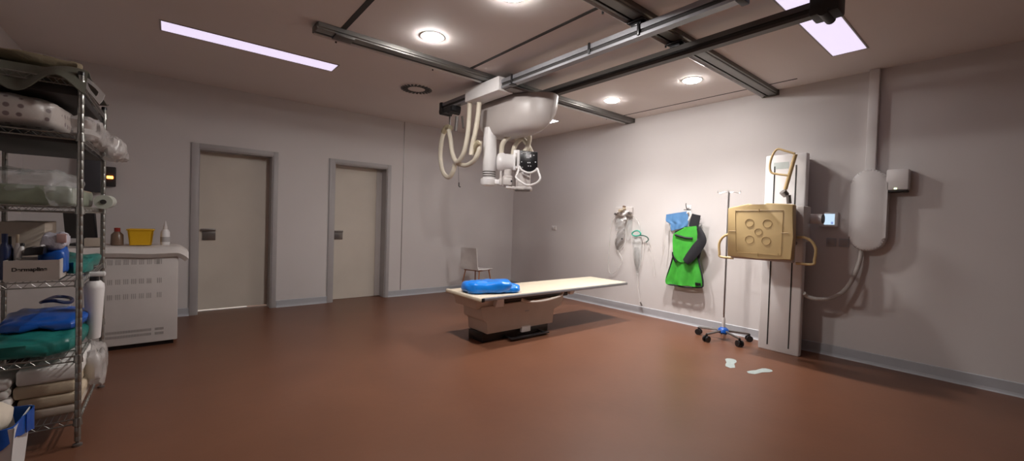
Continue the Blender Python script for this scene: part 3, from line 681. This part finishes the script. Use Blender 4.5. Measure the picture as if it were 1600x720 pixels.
# ------------------------------------------------------------------ oxygen outlet, bag and masks
def G(x, y, X=-.05): return at(940+x/4.0, 300+y/4.0, X=X)
q = G(150, 120, 0)
og = thing('gas_outlet', 'white wall gas outlet with coloured knobs and hanging tubing', 'gas outlet', (0, q.y, q.z-.06))
MB().box((-.05, G(205, 0, 0).y, G(0, 150, 0).z), (0, G(100, 0, 0).y, G(0, 95, 0).z), .012).build('backplate', offw_m, og)
for (x, y, r, m, d) in ((118, 128, .022, offw_m, .09), (140, 118, .026, cream_m, .11), (160, 105, .020, cream_m, .09), (158, 92, .018, brown_m, .08), (178, 128, .028, white_m, .10), (195, 132, .022, plate_m, .09), (168, 140, .020, white_m, .12), (105, 138, .018, plate_m, .08)):
    p = G(x, y, 0); b = MB(); b.cyl((-.04, p.y, p.z), (-d, p.y, p.z), r*.7, r, n=16); b.lathe([(.0, -d-.014), (r*.8, -d-.012), (r, -d), (r*.9, -d+.01)], (0, p.y, p.z), 16, 'x'); b.build('outlet_knob', m, og)
b = MB(); p = G(162, 165, 0); b.lathe([(.012, p.z+.03), (.03, p.z+.01), (.034, p.z-.02), (.02, p.z-.03)], (-.07, p.y, 0), 16); b.build('regulator', white_m, og)
b = MB(); b.tube([G(x, y, -.03) for x, y in ((100, 140), (70, 170), (55, 250), (48, 340), (42, 430), (44, 490), (62, 510), (90, 495), (118, 455), (128, 420), (112, 385), (95, 360))], .005, 6); b.build('tubing', tube_m, og); b = MB()
b.tube([G(x, y, -.04) for x, y in ((195, 150), (222, 175), (235, 210), (240, 245))], .005, 6); b.build('tubing', tube_m, og); b = MB()
b.tube([G(x, y, -.04) for x, y in ((168, 165), (152, 230), (150, 300), (130, 345), (105, 370))], .006, 6); b.build('tubing', tube_m, og)
# smoky reservoir hanging left
q = G(115, 350)
def rowsG(name, rows, m, parent, X, bulge=.04):
    Ls = catmull([G(l, y, X) for l, r, y in rows], 5); Rs = catmull([G(r, y, X) for l, r, y in rows], 5); n = len(Ls)-1
    def fn(u, v):
        k = min(int(v*n+1e-6), n); p = Ls[k].lerp(Rs[k], u); p.x -= bulge*math.sin(u*PI)*math.sin(min(1, v*1.1+.05)*PI)+.006*math.sin(u*9+v*14); return p
    return MB().grid(fn, 14, n, .003).build(name, m, parent)
t = thing('breathing_bag', 'smoky clear breathing bag hanging left below the gas outlet', 'breathing bag', (-.04, q.y, q.z))
rowsG('bag', [(112, 142, 230), (98, 144, 255), (86, 142, 290), (84, 132, 320), (90, 112, 350), (96, 102, 362)], smoke_m, t, -.03)
rowsG('top_sleeve', [(98, 130, 165), (86, 148, 185), (84, 150, 215), (90, 146, 240)], glasstop_m, t, -.035)
p = G(128, 292, -.07); MB().cyl(p, p+Vector((-.012, 0, 0)), .012, n=10).build('valve', black_m, t)
q = G(170, 300)
t = thing('suction_sleeve', 'clear plastic sleeve hanging straight below the gas outlet', 'plastic sleeve', (-.04, q.y, q.z))
rowsG('sleeve', [(158, 190, 170), (154, 190, 200), (156, 182, 250), (160, 176, 300)], glasstop_m, t, -.03, .03)
q = G(220, 510)
t = thing('oxygen_mask', 'green rimmed oxygen mask with a long clear bag, hanging right of the outlet', 'oxygen mask', (-.05, q.y, q.z))
pts = [G(x, y, -.06) for x, y in ((190, 258), (205, 245), (228, 242), (244, 258), (236, 270), (212, 274), (194, 268))]
b = MB(); b.tube(pts+[pts[0]], .010, 8); b.build('mask_rim', seagreen_m, t)
b = MB(); b.tube([G(x, y, -.06) for x, y in ((240, 270), (262, 272), (285, 282), (292, 298), (282, 310), (276, 312))], .008, 8); b.build('nose_clip', mat('dark_green', (.02, .09, .07), .4), t)
rowsG('reservoir', [(190, 252, 278), (192, 250, 320), (196, 246, 370), (202, 244, 430), (212, 238, 480), (222, 232, 520)], glasstop_m, t, -.035, .05)
rowsG('reservoir_liner', [(204, 232, 345), (202, 236, 380), (206, 236, 430), (214, 232, 470), (220, 230, 500)], smoke_m, t, -.03, .015)
b = MB(); b.tube([G(x, y, -.04) for x, y in ((226, 520), (228, 580), (234, 640), (242, 690))], .006, 6); b.build('mask_tubing', tube_m, t); b = MB(); b.tube([G(x, y, -.04) for x, y in ((286, 312), (306, 360), (322, 430), (330, 520))], .004, 6); b.build('mask_tubing', tube_m, t); b = MB(); b.tube([G(x, y, -.03) for x, y in ((262, 290), (258, 380), (240, 470))], .004, 6)
b.build('mask_tubing', tube_m, t)
b = MB(); b.tube([G(242, 688, -.04), G(248, 700, -.04), G(252, 712, -.04)], .011, 8, smooth=False); b.build('tube_end', plate_m, t)

# ------------------------------------------------------------------ generator cabinet on the left
CY = -1.33
cb = thing('generator_cabinet', 'white metal cabinet with vent slots behind the wire shelving', 'cabinet', (-5.9, -.9, 0))
cx0, cx1, cz = -6.5, -5.315, .90
MB().box((cx0, CY, .04), (cx1, CY+.75, cz), .008).build('housing', offw_m, cb)
MB().box((cx0+.03, CY+.03, 0), (cx1-.03, CY+.72, .04)).build('plinth', black_m, cb, smooth=False)
vent_m = mat('vent_grey', (.40, .375, .36), .5)
for (ya_, yb_, lst) in ((403, 415, 7), (433, 445, 6), (456, 468, 6)):
    za, zb_ = at(220, ya_+2, Y=CY).z, at(220, yb_-2, Y=CY).z
    b = MB(); base_x = at(168, 410, Y=CY).x
    for g in range(lst):
        for k in range(3):
            x = base_x+g*.054+k*.013; b.box((x, CY-.0015, zb_), (x+.006, CY+.001, za))
    b.build('vent_slots', vent_m, cb, smooth=False); b = MB(); x = at(246, 410, Y=CY).x
    for k in range(3): b.box((x+k*.013, CY-.0015, zb_), (x+k*.013+.006, CY+.001, za))
    b.build('vent_slots', vent_m, cb, smooth=False)
for yy in (516, 523): 
    b = MB()
    z = at(220, yy, Y=CY).z
    xa, xb = at(165, 520, Y=CY).x, at(237, 520, Y=CY).x
    n = 30
    for k in range(n): x = xa+(xb-xa)*k/n; b.box((x, CY-.0015, z-.012), (x+.0055, CY+.001, z+.012))
    gr_m = bpy.data.materials.get('grille_grey') or mat('grille_grey', (.27, .25, .24), .5); b.build('lower_grille', gr_m, cb, smooth=False); b = MB(); xa, xb = at(242, 520, Y=CY).x, at(256, 520, Y=CY).x
    for k in range(7): x = xa+(xb-xa)*k/7; b.box((x, CY-.0015, z-.012), (x+.0055, CY+.001, z+.012))
    b.build('lower_grille', gr_m, cb, smooth=False)
# towel over the cabinet top
def towel(u, v):
    x = -6.35+u*1.10; y = CY-.03+v*.62
    z = cz+.026+.004*math.sin(u*15+v*3)+.004*math.sin(v*11+u*5)
    if v < .12: z -= .05*(1-v/.12); 
    if u > .93: z -= .055*((u-.93)/.07)**1.5; 
    return (x, y, z)
tag(MB().grid(towel, 60, 24, .045).build('folded_towel', linen_m), 'white towel spread over the top of the white cabinet', 'towel')
TT = cz+.057
a = at(197, 378, Y=-1.10); c = at(243, 378, Y=-1.10)
sb = thing('sharps_tray', 'open yellow plastic tray on the towel', 'tray', ((a.x+c.x)/2, -1.05, TT))
b = MB(); x0_, x1_ = a.x+.01, c.x-.015
zt = TT+.150
b.prism([(x0_+.015, -1.13, TT), (x1_-.015, -1.13, TT), (x1_, -1.15, zt), (x0_, -1.15, zt)], (0, .02, 0)); b.prism([(x0_+.015, -.97, TT), (x1_-.015, -.97, TT), (x1_, -.95, zt), (x0_, -.95, zt)], (0, -.02, 0))
b.prism([(x0_+.015, -1.13, TT), (x0_+.015, -.97, TT), (x0_, -.95, zt), (x0_, -1.15, zt)], (.012, 0, 0)); b.prism([(x1_-.015, -1.13, TT), (x1_-.015, -.97, TT), (x1_, -.95, zt), (x1_, -1.15, zt)], (-.012, 0, 0)); b.box((x0_+.015, -1.13, TT), (x1_-.015, -.97, TT+.008))
b.build('tub', yellow_m, sb, smooth=False)
b = MB(); b.box((x0_-.008, -1.158, zt-.006), (x1_+.008, -1.142, zt+.006), .003); b.box((x0_-.008, -.958, zt-.006), (x1_+.008, -.942, zt+.006), .003); b.box((x0_-.008, -1.15, zt-.006), (x0_+.008, -.95, zt+.006), .003); b.box((x1_-.008, -1.15, zt-.006), (x1_+.008, -.95, zt+.006), .003); b.build('rim', yellow_m, sb)
q = at(258, 378, Y=-1.08)
t = thing('squeeze_bottle', 'white squeeze bottle with a pointed nozzle right of the yellow tray', 'bottle', (q.x, -1.08, TT))
MB().lathe([(.0, TT), (.036, TT), (.038, TT+.01), (.036, TT+.13), (.022, TT+.155), (.0, TT+.155)], (q.x, -1.08, 0), 20).build('body', white_m, t)
MB().lathe([(.018, TT+.155), (.016, TT+.18), (.004, TT+.238), (.0, TT+.24)], (q.x, -1.08, 0), 14).build('nozzle', linen_m, t)
MB().lathe([(.0375, TT+.03), (.0385, TT+.03), (.0385, TT+.08), (.0375, TT+.08)], (q.x, -1.08, 0), 20).build('side_label', frame_m, t)
q = at(183, 378, Y=-1.08)
t = thing('brown_bottle', 'brown bottle with a dark red cap left of the yellow tray', 'bottle', (q.x, -1.08, TT))
MB().lathe([(.0, TT), (.045, TT), (.047, TT+.01), (.045, TT+.10), (.022, TT+.128), (.02, TT+.135), (.0, TT+.135)], (q.x, -1.08, 0), 20).build('body', brown_m, t)
MB().lathe([(.0, TT+.13), (.022, TT+.13), (.022, TT+.165), (.0, TT+.167)], (q.x, -1.08, 0), 14).build('cap', red_m, t)
# dark monitor leaning on the cabinet and small boxes
t = thing('dark_monitor', 'dark flat monitor standing on the cabinet behind the wire shelving', 'monitor', (-6.02, -.95, TT))
MR = Matrix.Translation((-6.03, -.98, TT)) @ Matrix.Rotation(-.5, 4, 'Z') @ Matrix.Rotation(.12, 4, 'X')
MB(MR).box((-.11, -.012, .06), (.14, .012, .30), .006).build('panel', black_m, t)
MB(MR).box((-.10, -.0135, .07), (.13, -.012, .29)).build('glass', slot_m, t, smooth=False)
b = MB(MR); b.box((-.02, .0, .0), (.04, .03, .12), .004); b.box((-.08, -.06, -.0), (.10, .08, .012), .004); b.build('stand', dark_m, t)
q = at(150, 372, Y=-1.2)
tag(MB().box((q.x-.07, -1.27, TT), (q.x+.06, -1.17, TT+.075), .006).build('small_carton', kraft_m), 'small greyish carton on the cabinet before the dark monitor', 'carton')
# amber warning lamp on the back wall
q = at(171, 277, Y=-.06)
t = thing('warning_lamp', 'glowing amber warning lamp on the back wall beside the shelving', 'lamp', (q.x, 0, q.z-.05))
MB().box((q.x-.07, -.05, q.z-.10), (q.x+.05, 0, q.z+.12), .008).build('housing', slot_m, t)
MB().box((q.x-.022, -.062, q.z-.014), (q.x+.030, -.05, q.z+.016), .005).build('lens', amber_m, t)
tag(MB().box((-6.17, -.10, 1.48), (-5.975, 0, 1.93), .01).build('wall_cabinet', mat('charcoal', (.055, .055, .065), .5)), 'dark grey wall box seen between the shelving posts', 'wall box')

# ------------------------------------------------------------------ wire shelving
SX0, SX1, SY0, SY1 = -6.215, -5.755, -3.335, -2.36
LV = [1.975, 1.69, 1.30, .905, .495, .15]
sh = thing('wire_shelving', 'tall chrome wire shelving unit loaded with supplies at the left', 'shelving', ((SX0+SX1)/2, (SY0+SY1)/2, 0))
for (x, y) in ((SX1, SY0), (SX1, SY1), (SX0, SY0), (SX0, SY1)):
    prof = [(.0, .03), (.0135, .03)]
    z = .05
    while z < 2.0: prof += [(.0135, z), (.0127, z+.002), (.0127, z+.004), (.0135, z+.006)]; z += .05
    prof += [(.0135, 2.02), (.0, 2.02)]
    p = MB().lathe(prof, (x, y, 0), 12).build('post', chrome_m, sh)
    MB().lathe([(.0, 0), (.02, 0), (.02, .012), (.008, .016), (.008, .035), (.0, .035)], (x, y, 0), 12).build('foot', plate_m, p)
    MB().lathe([(.0, 2.03), (.013, 2.028), (.015, 2.02), (.015, 2.008), (.0, 2.008)][::-1], (x, y, 0), 12).build('cap', black_m, p)
for z in LV:
    b = MB(); r = .0035
    for zz in (z, z-.028):
        for y in (SY0, SY1): b.cyl((SX0, y, zz), (SX1, y, zz), r, n=6)
        for x in (SX0, SX1): b.cyl((x, SY0, zz), (x, SY1, zz), r, n=6)
    for y in (SY0, SY1):
        n = 9; pts = [(SX0+(SX1-SX0)*k/(2*n), y, z if k % 2 else z-.028) for k in range(2*n+1)]; b.tube(pts, .002, 5, smooth=False)
    for x in (SX0, SX1):
        n = 20; pts = [(x, SY0+(SY1-SY0)*k/(2*n), z if k % 2 else z-.028) for k in range(2*n+1)]; b.tube(pts, .002, 5, smooth=False)
    for k in range(1, 18): x = SX0+(SX1-SX0)*k/18; b.cyl((x, SY0, z+.003), (x, SY1, z+.003), .002, n=5)
    for y in (SY0+.3, SY1-.3): b.cyl((SX0, y, z-.003), (SX1, y, z-.003), .003, n=5)
    for (x, y) in ((SX1, SY0), (SX1, SY1), (SX0, SY0), (SX0, SY1)): b.lathe([(.013, z-.035), (.020, z-.035), (.0165, z+.006), (.013, z+.006)], (x, y, 0), 12)
    b.build('wire_shelf', chrome_m, sh)

MB().box((SX0+.01, SY0+.008, 1.898), (SX1-.008, SY1-.01, 1.944), .004).build('dark_band_slab', slot_m, sh)  # dark slab added to give the dark band under the top shelf
MB().box((SX0+.01, SY0+.008, 1.640), (SX1-.008, SY1-.01, 1.660), .004).build('dark_band_slab', slot_m, sh)  # thinner dark slab added for the dark underside of the second shelf
def SP(x, y, Y): return at(x, y, Y=Y)
g = 'supplies on the wire shelving'
# top: draped sheet and hanging white tag
def sheet(u, v):
    x = SX0-.05+u*(SX1-SX0+.07); y = SY0-.06+v*(SY1-SY0+.10)
    z = 2.035+.02*math.sin(u*9+v*4)+.018*math.sin(v*13-u*6)+.30*max(0, .45-u)*math.sin(min(1, v*3)*PI/2)
    if v < .12: z -= .15*(1-v/.12)**1.1*(.8+.2*math.sin(u*14))
    return (x, y, max(z, 2.034) if .12 <= v else z)
tag(MB().grid(sheet, 30, 40, .006).build('plastic_sheet', sheet_m), 'crumpled grey-green sheet draped over the topmost wire shelf', 'plastic sheet', g)
b = MB(); b.blob((-5.96, -2.95, 2.085), (.36, .50, .07), .6, .25, 9, 34, 4); tag(b.build('folded_cover', mat('tan_cover', (.24, .19, .12), .8, bump=.3)), 'tan folded cover lying under the sheet on top of the shelving', 'cloth', g)
# tag ring
pts = [(125, 113), (140, 124), (154, 136), (164, 148), (160, 158), (155, 163), (146, 152), (137, 141), (129, 127)]
pq = [SP(x, y, -3.20) for x, y in pts]
b = MB(); n = len(pq); cen = sum(pq, Vector())/n
for k in range(n):
    a_, b_ = pq[k], pq[(k+1) % n]; a2, b2 = a_.lerp(cen, .55), b_.lerp(cen, .55)
    b.prism([a_, b_, b2, a2], (0, .006, 0))
tag(b.build('hanging_tag', white_m), 'white pointed loop hanging off the top corner of the shelving', 'strap', g)
# second shelf: dotted wrapped roll and clear bag
tag(MB().blob((-6.02, -2.93, LV[1]+.099), (.38, .80, .185), .5, .07, 6, 40, 1).build('dotted_package', dots_m), 'long wrapped package with dark dots on the second shelf from the top', 'package', g)
b = MB(); b.blob((-5.79, -2.70, LV[1]+.085), (.16, .66, .16), .7, .22, 11, 40, 9, False); b.blob((-5.70, -2.42, LV[1]+.03), (.15, .30, .15), .75, .24, 13, 34, 2, False)
tag(b.build('clear_bag', wrap2_m), 'shiny clear plastic bag bulging out over the second shelf end', 'plastic bag', g)
# third shelf
tag(MB().box((-6.19, -3.20, LV[2]+.006), (-5.80, -2.42, LV[2]+.115), .02, 3).build('green_package', greenwrap_m), 'pale green plastic-wrapped stack on the third shelf', 'package', g)
b = MB(); b.blob((-6.0, -2.82, LV[2]+.125), (.36, .8, .16), .5, .18, 10, 40, 6, False); b.blob((-5.84, -3.2, LV[2]+.07), (.12, .16, .13), .7, .25, 16, 24, 7, False)
tag(b.build('clear_wrapping', wrap_m), 'loose clear wrapping over the pale green stack', 'plastic bag', g)
b = MB(); b.tube([(-5.73, -2.62, LV[2]+.045), (-5.725, -2.40, LV[2]+.05)], .045, 20, smooth=False); b.tube([(-5.73, -2.625, LV[2]+.045), (-5.73, -2.61, LV[2]+.045)], .047, 20, smooth=False)
o = b.build('roll', mat('roll_white', (.5, .52, .46), .6)); tag(o, 'white paper roll at the far end of the third shelf', 'roll', g)
tag(MB().cyl((-5.73, -2.632, LV[2]+.045), (-5.73, -2.626, LV[2]+.045), .016, n=14).build('roll_core', slot_m, smooth=False), 'dark cardboard core in the white roll end', 'roll', g)
o2 = COL.objects['roll_core']; o2.parent = o; o2.location = Vector(o2.location)-Vector(o.location)
for k in ('label', 'category', 'group'): del o2[k]
# kraft boxes behind
tag(MB().box((-6.15, -2.78, LV[3]+.006), (-5.97, -2.45, LV[3]+.30), .004).build('beige_carton', kraft_m), 'upright beige carton at the back of the middle shelf', 'carton', g)
# fourth shelf: white printed carton and odds
a = SP(7, 438, -3.30); c = SP(94, 405, -3.30)
ct = thing('printed_carton', 'open white carton with a dark printed word on the middle shelf', 'carton', ((a.x+c.x)/2, -3.2, LV[3]+.006))
z0_, z1_ = LV[3]+.006, c.z+.0
b = MB(); yf, ybk = -3.325, -3.10
b.box((a.x, yf, z0_), (c.x, yf+.004, z1_)); b.box((a.x, ybk, z0_), (c.x, ybk+.004, z1_)); b.box((a.x, yf, z0_), (a.x+.004, ybk, z1_)); b.box((c.x-.004, yf, z0_), (c.x, ybk, z1_)); b.box((a.x, yf, z0_), (c.x, ybk, z0_+.004))
b.build('box', mat('white_card', (.50, .45, .41), .7), ct, smooth=False)
tx = bpy.data.curves.new('printed_word', 'FONT'); tx.body = 'Dermapline'; tx.size = .026; tx.extrude = .0004; tx.align_x = 'CENTER'; tx.align_y = 'CENTER'; tx.offset = .0008
to = bpy.data.objects.new('printed_word', tx); COL.objects.link(to); to.parent = ct
pw = SP(46, 421, -3.327); to.location = pw-Vector(ct.location); to.location.y = yf-.0006-ct.location.y; to.rotation_euler = (PI/2, 0, 0); to.data.materials.append(slot_m)
dg = bpy.context.evaluated_depsgraph_get(); me_ = bpy.data.meshes.new_from_object(to.evaluated_get(dg)); loc_, rot_ = to.location.copy(), to.rotation_euler.copy(); bpy.data.objects.remove(to)
to = bpy.data.objects.new('printed_word', me_); COL.objects.link(to); to.parent = ct; to.location = loc_; to.rotation_euler = rot_
def bottle(name, x, ytop, ybot, Y, r, m, capm, label, cat='bottle', z0=None, neck=True):
    q0_, q1_ = SP(x, ybot, Y), SP(x, ytop, Y); zA = z0 if z0 is not None else q0_.z; hgt = q1_.z-zA
    t = thing(name, label, cat, (q0_.x, Y, zA), g)
    MB().lathe([(.0, 0), (r*.95, 0), (r, .008), (r, hgt*.68), (r*.45, hgt*.80), (r*.42, hgt*.82), (.0, hgt*.82)], (q0_.x, Y, zA), 18).build('body', m, t)
    MB().lathe([(.0, hgt*.81), (r*.5, hgt*.81), (r*.5, hgt), (.0, hgt)], (q0_.x, Y, zA), 14).build('cap', capm, t)
    return t
zi = z0_+.005
bottle('dark_blue_bottle', 7, 365, 425, -3.24, .022, navy_m, navy_m, 'dark blue bottle standing leftmost in the printed carton', z0=zi)
bottle('navy_bottle', 15, 369, 425, -3.20, .014, navy_m, black_m, 'slim navy bottle with black top in the printed carton', z0=zi)
bottle('white_dropper', 27, 366, 425, -3.22, .013, white_m, cream_m, 'small white bottle with a cream cap in the printed carton', z0=zi)
t = thing('white_marker', 'white marker with black tip lying across the printed carton', 'marker', SP(32, 395, -3.26), g)
p0, p1 = SP(29, 404, -3.27), SP(34, 386, -3.22); b = MB(); b.tube([p0, p1], .010, 10, smooth=False); b.build('barrel', white_m, t); b = MB(); b.tube([p1, p1+(p1-p0).normalized()*.02], .0095, 10, smooth=False); b.build('tip', black_m, t)
a = SP(37, 399, -3.25); c = SP(70, 386, -3.25)
t = thing('black_case', 'black zipped case lying on top of the printed carton', 'case', ((a.x+c.x)/2, -3.22, a.z), g)
MB().prism([(a.x, -3.29, a.z), (c.x, -3.29, a.z+.004), (c.x+.004, -3.29, c.z+.004), (a.x+.012, -3.29, c.z)], (0, .14, 0), .006).build('shell', black_m, t)
MB().prism([(a.x+.03, -3.285, c.z), (c.x-.004, -3.285, c.z+.006), (c.x-.01, -3.285, c.z+.012), (a.x+.05, -3.285, c.z+.005)], (0, .12, 0)).build('lid_edge', white_m, t, smooth=False)
t = thing('tissue_packet', 'pale pink and blue tissue packet beside the printed carton', 'packet', SP(84, 420, -3.18), g)
q = SP(84, 402, -3.18); b = MB(); b.blob((q.x, -3.16, q.z-.02), (.11, .13, .15), .6, .18, 14, 26, 3); b.build('lower_bag', dblue_m, t)
q = SP(85, 376, -3.18); b = MB(); b.blob((q.x, -3.16, q.z), (.105, .10, .09), .6, .25, 18, 24, 5, False); b.build('upper_bag', mat('pale_lilac', (.50, .48, .55), .3, bump=.6), t)
b = MB(); b.box((q.x+.012, -3.215, q.z-.01), (q.x+.05, -3.20, q.z+.04), .004); b.build('pink_print', pink_m, t)
tag(MB().blob((-5.82, -2.86, LV[3]+.05), (.16, .55, .085), .6, .28, 12, 34, 8).build('teal_cloth', teal_m), 'crumpled teal plastic cloth at the right of the middle shelf', 'cloth', g)
# fifth shelf: white spray bottle, tub, blue + green bags
zt = LV[4]+.006
q = SP(137, 510, -3.02)
t = thing('disinfectant_bottle', 'tall white tapered bottle with black neck on the second shelf from the bottom', 'bottle', (-5.72, -2.93, zt), g)
bx, by = -5.735, -2.96
ztop = SP(137, 425, by).z
MB().lathe([(.0, zt), (.030, zt), (.032, zt+.01), (.048, ztop-.10), (.046, ztop-.075), (.030, ztop-.055), (.0, ztop-.053)], (bx, by, 0), 22).build('body', white_m, t)
MB().lathe([(.0, ztop-.055), (.022, ztop-.055), (.022, ztop-.028), (.0, ztop-.028)], (bx, by, 0), 16).build('neck', black_m, t)
b = MB(); b.box((bx-.045, by-.02, ztop-.028), (bx+.05, by+.02, ztop), .008); b.build('trigger_head', white_m, t)
tag(MB().blob((-5.95, -2.98, zt+.05), (.38, .66, .12), .55, .14, 8, 36, 2).build('green_pack', teal_m), 'dark green glossy package under the blue bag', 'package', g)
tag(MB().blob((-5.93, -2.92, zt+.140), (.34, .50, .075), .6, .22, 9, 36, 6).build('blue_bag', dblue_m), 'blue plastic bag on the dark green package', 'plastic bag', g)
t = thing('clear_tub', 'clear tub with a dark blue rim on the second shelf from the bottom', 'tub', (-5.95, -2.70, zt+.16), g)
qa, qb_ = SP(66, 471, -2.72), SP(112, 471, -2.72)
rim = [(qa.x, -2.75, qa.z), (qa.x+.02, -2.80, qa.z+.012), ((qa.x+qb_.x)/2, -2.82, qa.z+.016), (qb_.x-.02, -2.80, qb_.z+.010), (qb_.x, -2.72, qb_.z), (qb_.x-.03, -2.55, qb_.z), (qa.x+.03, -2.55, qa.z), (qa.x, -2.75, qa.z)]
MB().tube(rim, .010, 8).build('rim', navy_m, t)
b = MB(); b.prism([Vector(p)-Vector((0, 0, .14)) for p in rim[:-1]], (0, 0, .135)); b.build('tub_wall', glasstop_m, t, smooth=False)
# bottom shelf
zl = LV[5]+.006
for k, (w_, hh, m, lb) in enumerate(((.0, .055, kraft_m, 'lowest cream folded pad of the stack on the bottom shelf'), (.006, .065, cream_m, 'middle tan folded pad of the stack on the bottom shelf'), (-.01, .07, cream_m, 'upper cream folded pad of the stack on the bottom shelf'), (.0, .085, paper_m, 'white bundle on top of the stack on the bottom shelf'))):
    tag(MB().box((-5.995+w_, -3.26, zl), (-5.76+w_, -2.72, zl+hh-.001), .018, 3).build('folded_pad', m), lb, 'folded pad', g); zl += hh
zl = LV[5]+.006
for k in range(5):
    tag(MB().box((-6.19, -3.31+.006*(k % 2), zl), (-6.01+.004*(k % 3), -2.95, zl+.048), .018, 3).build('folded_sheet', (linen_m, cream_m, linen_m, paper_m, linen_m)[k]),
        ('lowest' , 'second from lowest', 'middle', 'second from topmost', 'topmost')[k]+' folded pale sheet of the left stack on the bottom shelf', 'folded sheet', g); zl += .049
tag(MB().blob((-5.735, -2.84, LV[5]+.155), (.10, .36, .22), .6, .24, 12, 30, 12, False).build('wrapped_bundle', wrap2_m), 'milky plastic wrapping bulging off the bottom shelf end', 'plastic bag', g)

# waste bin in front of the shelving
BX, BY = -5.93, -3.70
q = SP(20, 650, BY)
wb = thing('waste_bin', 'white waste bin with a blue liner at the lower left corner', 'bin', (BX, BY, 0))
BX = SP(37, 650, BY).x-.155
b = MB()
b.prism([(BX-.13, BY-.12, 0), (BX+.13, BY-.12, 0), (BX+.13, BY+.12, 0), (BX-.13, BY+.12, 0)], (0, 0, .01))
for (s0_, s1_) in (((-1, -1), (1, -1)), ((1, -1), (1, 1)), ((1, 1), (-1, 1)), ((-1, 1), (-1, -1))):
    lo_, hi_, zz = (.13, .12), (.155, .145), .34
    A0 = Vector((BX+s0_[0]*lo_[0], BY+s0_[1]*lo_[1], 0)); A1 = Vector((BX+s1_[0]*lo_[0], BY+s1_[1]*lo_[1], 0))
    B1 = Vector((BX+s1_[0]*hi_[0], BY+s1_[1]*hi_[1], zz)); B0 = Vector((BX+s0_[0]*hi_[0], BY+s0_[1]*hi_[1], zz))
    nn = Vector((BX, BY, 0))-(A0+A1)/2; nn.z = 0; b.prism([A0, A1, B1, B0], nn.normalized()*.004)
b.build('body', white_m, wb, smooth=False)
def liner(u, v):
    a_ = u*2*PI; sg = lambda t: math.copysign(abs(t)**.45, t)
    k = 1.0+.03*math.sin(u*30); z = .345-v*(.085+.03*math.sin(a_*3))
    kx = .163+.006*math.sin(u*25)
    return (BX+sg(math.cos(a_))*kx*k, BY+sg(math.sin(a_))*(kx-.01)*k, z)
MB().grid(liner, 60, 8, .004).build('liner', dblue_m, wb)
p = SP(25, 692, BY-.15); b = MB(); b.tube([(BX+.03, BY-.140, .22), (BX+.045, BY-.142, .25), (BX+.06, BY-.143, .27)], .008, 8); b.build('mark', slot_m, wb)
tag(MB().blob((BX-.01, BY, .345), (.27, .24, .15), .8, .12, 9, 30, 4).build('crumpled_paper', mat('crumpled_cream', (.66, .58, .48), .8, bump=.5, bscale=20)), 'cream crumpled paper heaped in the white waste bin', 'paper')
